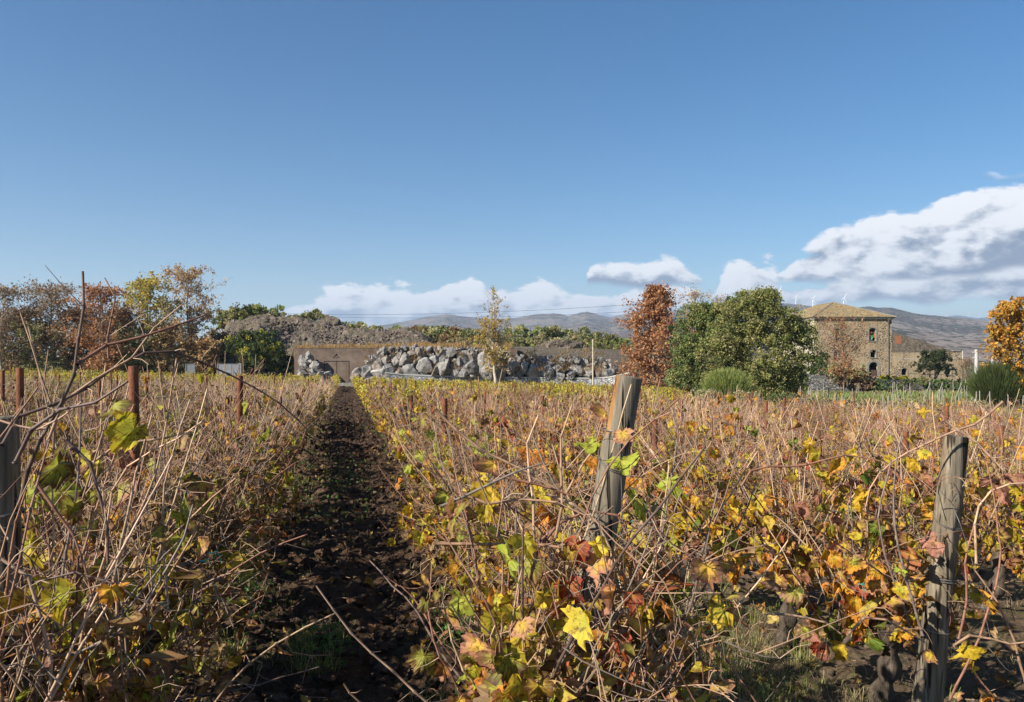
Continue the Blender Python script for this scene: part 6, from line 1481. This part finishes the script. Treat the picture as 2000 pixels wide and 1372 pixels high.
# leafy weeds
b = Buf()
for px, py, n, sp in ((480, 1200, 200, .10), (440, 1120, 90, .08), (640, 1320, 130, .08), (915, 1300, 360, .12), (960, 1270, 160, .1), (590, 930, 130, .14), (655, 960, 60, .1), (1330, 1190, 90, .15)):
    x, y_ = cluster(px, py, n, sp); pos = np.stack([x, y_, gtop(x, y_) + rc.uniform(.01, .16, n)], 1); leaf_quads(b, pos, .028, colours([((.07, .15, .03), 4), ((.11, .20, .045), 3)], n, rc), rc, up=1.2, aspect=.9)
n = 5000; x, y_ = scatter_near(n, -1.0, 1.1, 9, 60, 1.1); keep = vnoise(np.stack([x * 1.2, y_ * .35], -1), 4) > .5; x, y_ = x[keep], y_[keep]; leaf_quads(b, np.stack([x, y_, gtop(x, y_) + rc.uniform(.0, .09, len(x))], 1), .06, colours([((.09, .14, .035), 4), ((.15, .19, .05), 3)], len(x), rc), rc, up=1.2)
put_stuff('weeds', b, M['grass'], 'low green weeds on the tilled soil', 'weeds')
# straw and broken twigs on the path
b = Buf(); n = 900; x, y_ = scatter_near(n, -1.2, 3.5, 2.3, 14, 1.3); zz = gtop(x, y_)
for i in range(n):
    a = rc.uniform(0, 6.28); L_ = rc.uniform(.03, .22); d = np.array([math.cos(a), math.sin(a), rc.normal(0, .15)]) * L_; p = np.array([x[i], y_[i], zz[i] + .02]); V, F = tube([p, p + d * .5 + rc.normal(0, .008, 3), p + d], [.0016, .0015, .001], 3); b.add(V, F, np.append(np.array(PALE) * rc.uniform(.5, 1.2), 0))
put_stuff('broken_twigs', b, M['cane'], 'broken twigs and straw lying on the soil', 'twigs')
# rough grass of the posted field and the verge beyond the vines
b = Buf(); n = 26000; px = rc.uniform(1250, 2060, n); D_ = rc.uniform(29, 92, n); ok = (D_ < 90) & ((px > 1350) | (D_ > 84)); px, D_ = px[ok], D_[ok]; n = len(px)
X_ = XC_(px, D_) * CT + D_ * ST; Y_ = -XC_(px, D_) * ST + D_ * CT; base = np.stack([X_, Y_, gtop(X_, Y_) - .03], 1); cl = fbm(np.stack([X_ * .25, Y_ * .25], -1), 3, 2)
h = rc.uniform(.15, .55, n) * (.5 + cl); d = unit(np.stack([rc.normal(0, .3, n), rc.normal(0, .3, n), np.ones(n)], 1)); s = unit(np.cross(d, rc.normal(0, 1, (n, 3)))) * (.0011 * D_)[:, None]; e = base + d * h[:, None]; i = np.arange(n) * 4
col_ = np.where((cl > .5)[:, None], colours([((.16, .21, .06), 4), ((.24, .26, .09), 3)], n, rc), colours([((.30, .26, .12), 4), ((.20, .19, .08), 3)], n, rc))
b.add(np.stack([base - s, base + s, e + s * .3, e - s * .3], 1).reshape(-1, 3), np.stack([i, i + 1, i + 2, i + 3], -1), np.repeat(np.c_[col_, np.zeros(n)], 4, 0))
put_stuff('field_grass', b, M['grass'], 'rough green and straw coloured grass of the field below the farmhouse', 'grass')
# dry grass between the boulders
b = Buf(); n = 5200; px = rc.uniform(705, 1180, n); cl = vnoise(np.stack([px * .05, px * 0], -1), 6); py = rc.uniform(684, 728, n); ok = (vnoise(np.stack([px * .07, py * .14], -1), 7) > .6); px, py = px[ok], py[ok]; n = len(px)
w_ = np.array([P(a, c, 87.0 - (c - 700) * .02) for a, c in zip(px, py)]); d = unit(np.stack([rc.normal(0, .5, n), rc.normal(-.3, .4, n), np.ones(n)], 1)); s = unit(np.cross(d, rc.normal(0, 1, (n, 3)))) * .03; e = w_ + d * rc.uniform(.2, .6, (n, 1)); i = np.arange(n) * 4
b.add(np.stack([w_ - s, w_ + s, e + s * .2, e - s * .2], 1).reshape(-1, 3), np.stack([i, i + 1, i + 2, i + 3], -1), np.repeat(np.c_[colours([((.36, .23, .10), 4), ((.26, .17, .09), 3), ((.30, .27, .11), 1)], n, rc), np.zeros(n)], 4, 0))
put_stuff('dry_grass', b, M['grass'], 'dry straw coloured grass tufts growing between the boulders', 'grass')
# rubble on the mound
b = Buf(); n = 6500; px = rc.uniform(445, 840, n); D_ = rc.uniform(96, 111, n); hh = bank_h(px, D_)
for i in range(n):
    s = min(.5, .04 + rc.exponential(.055)); V, F = TPL[rc.integers(8)]; p = cw(XC_(px[i], 92) * D_[i] / 92, D_[i], hh[i] + rc.normal(.05, .12)); b.add(V * s + p, F, np.append(np.array([.15, .118, .095]) * rc.uniform(.6, 1.4), 0))
put_stuff('rubble', b, M['clod'], 'loose rubble and stones covering the earth mound', 'rubble')

# ================================================================== labels: alike things that share one get their place among them
same = {}
for o in S.objects:
    if o.parent is None and 'label' in o and 'category' in o: same.setdefault(o['label'], []).append(o)
for lab, L_ in same.items():
    if len(L_) < 2: continue
    L_.sort(key=lambda o: pxof(o.location.x, o.location.y))
    for i, o in enumerate(L_):
        w_ = 'leftmost' if i == 0 else ('rightmost' if i == len(L_) - 1 else (ORD[i] + ' from the left' if i < len(ORD) else ''))
        if w_ and len(lab.split()) + len(w_.split()) <= 16: o['label'] = lab + ', ' + w_

# ================================================================== HAZE
m, nt, bs = mat('air'); nt.nodes.remove(bs); pv = nt.nodes.new('ShaderNodeVolumePrincipled')
pv.inputs['Color'].default_value = (.62, .78, 1.0, 1); pv.inputs['Density'].default_value = 1.4e-4; pv.inputs['Anisotropy'].default_value = 0.1
nt.links.new(pv.outputs[0], nt.nodes['Material Output'].inputs['Volume'])
b = Buf(); add_box(b, (-11600, -11600, -14), (11600, 11600, 560)); hz = b.build('haze', m); tag(hz, 'thin blue air haze over the whole landscape', 'haze', kind='stuff')
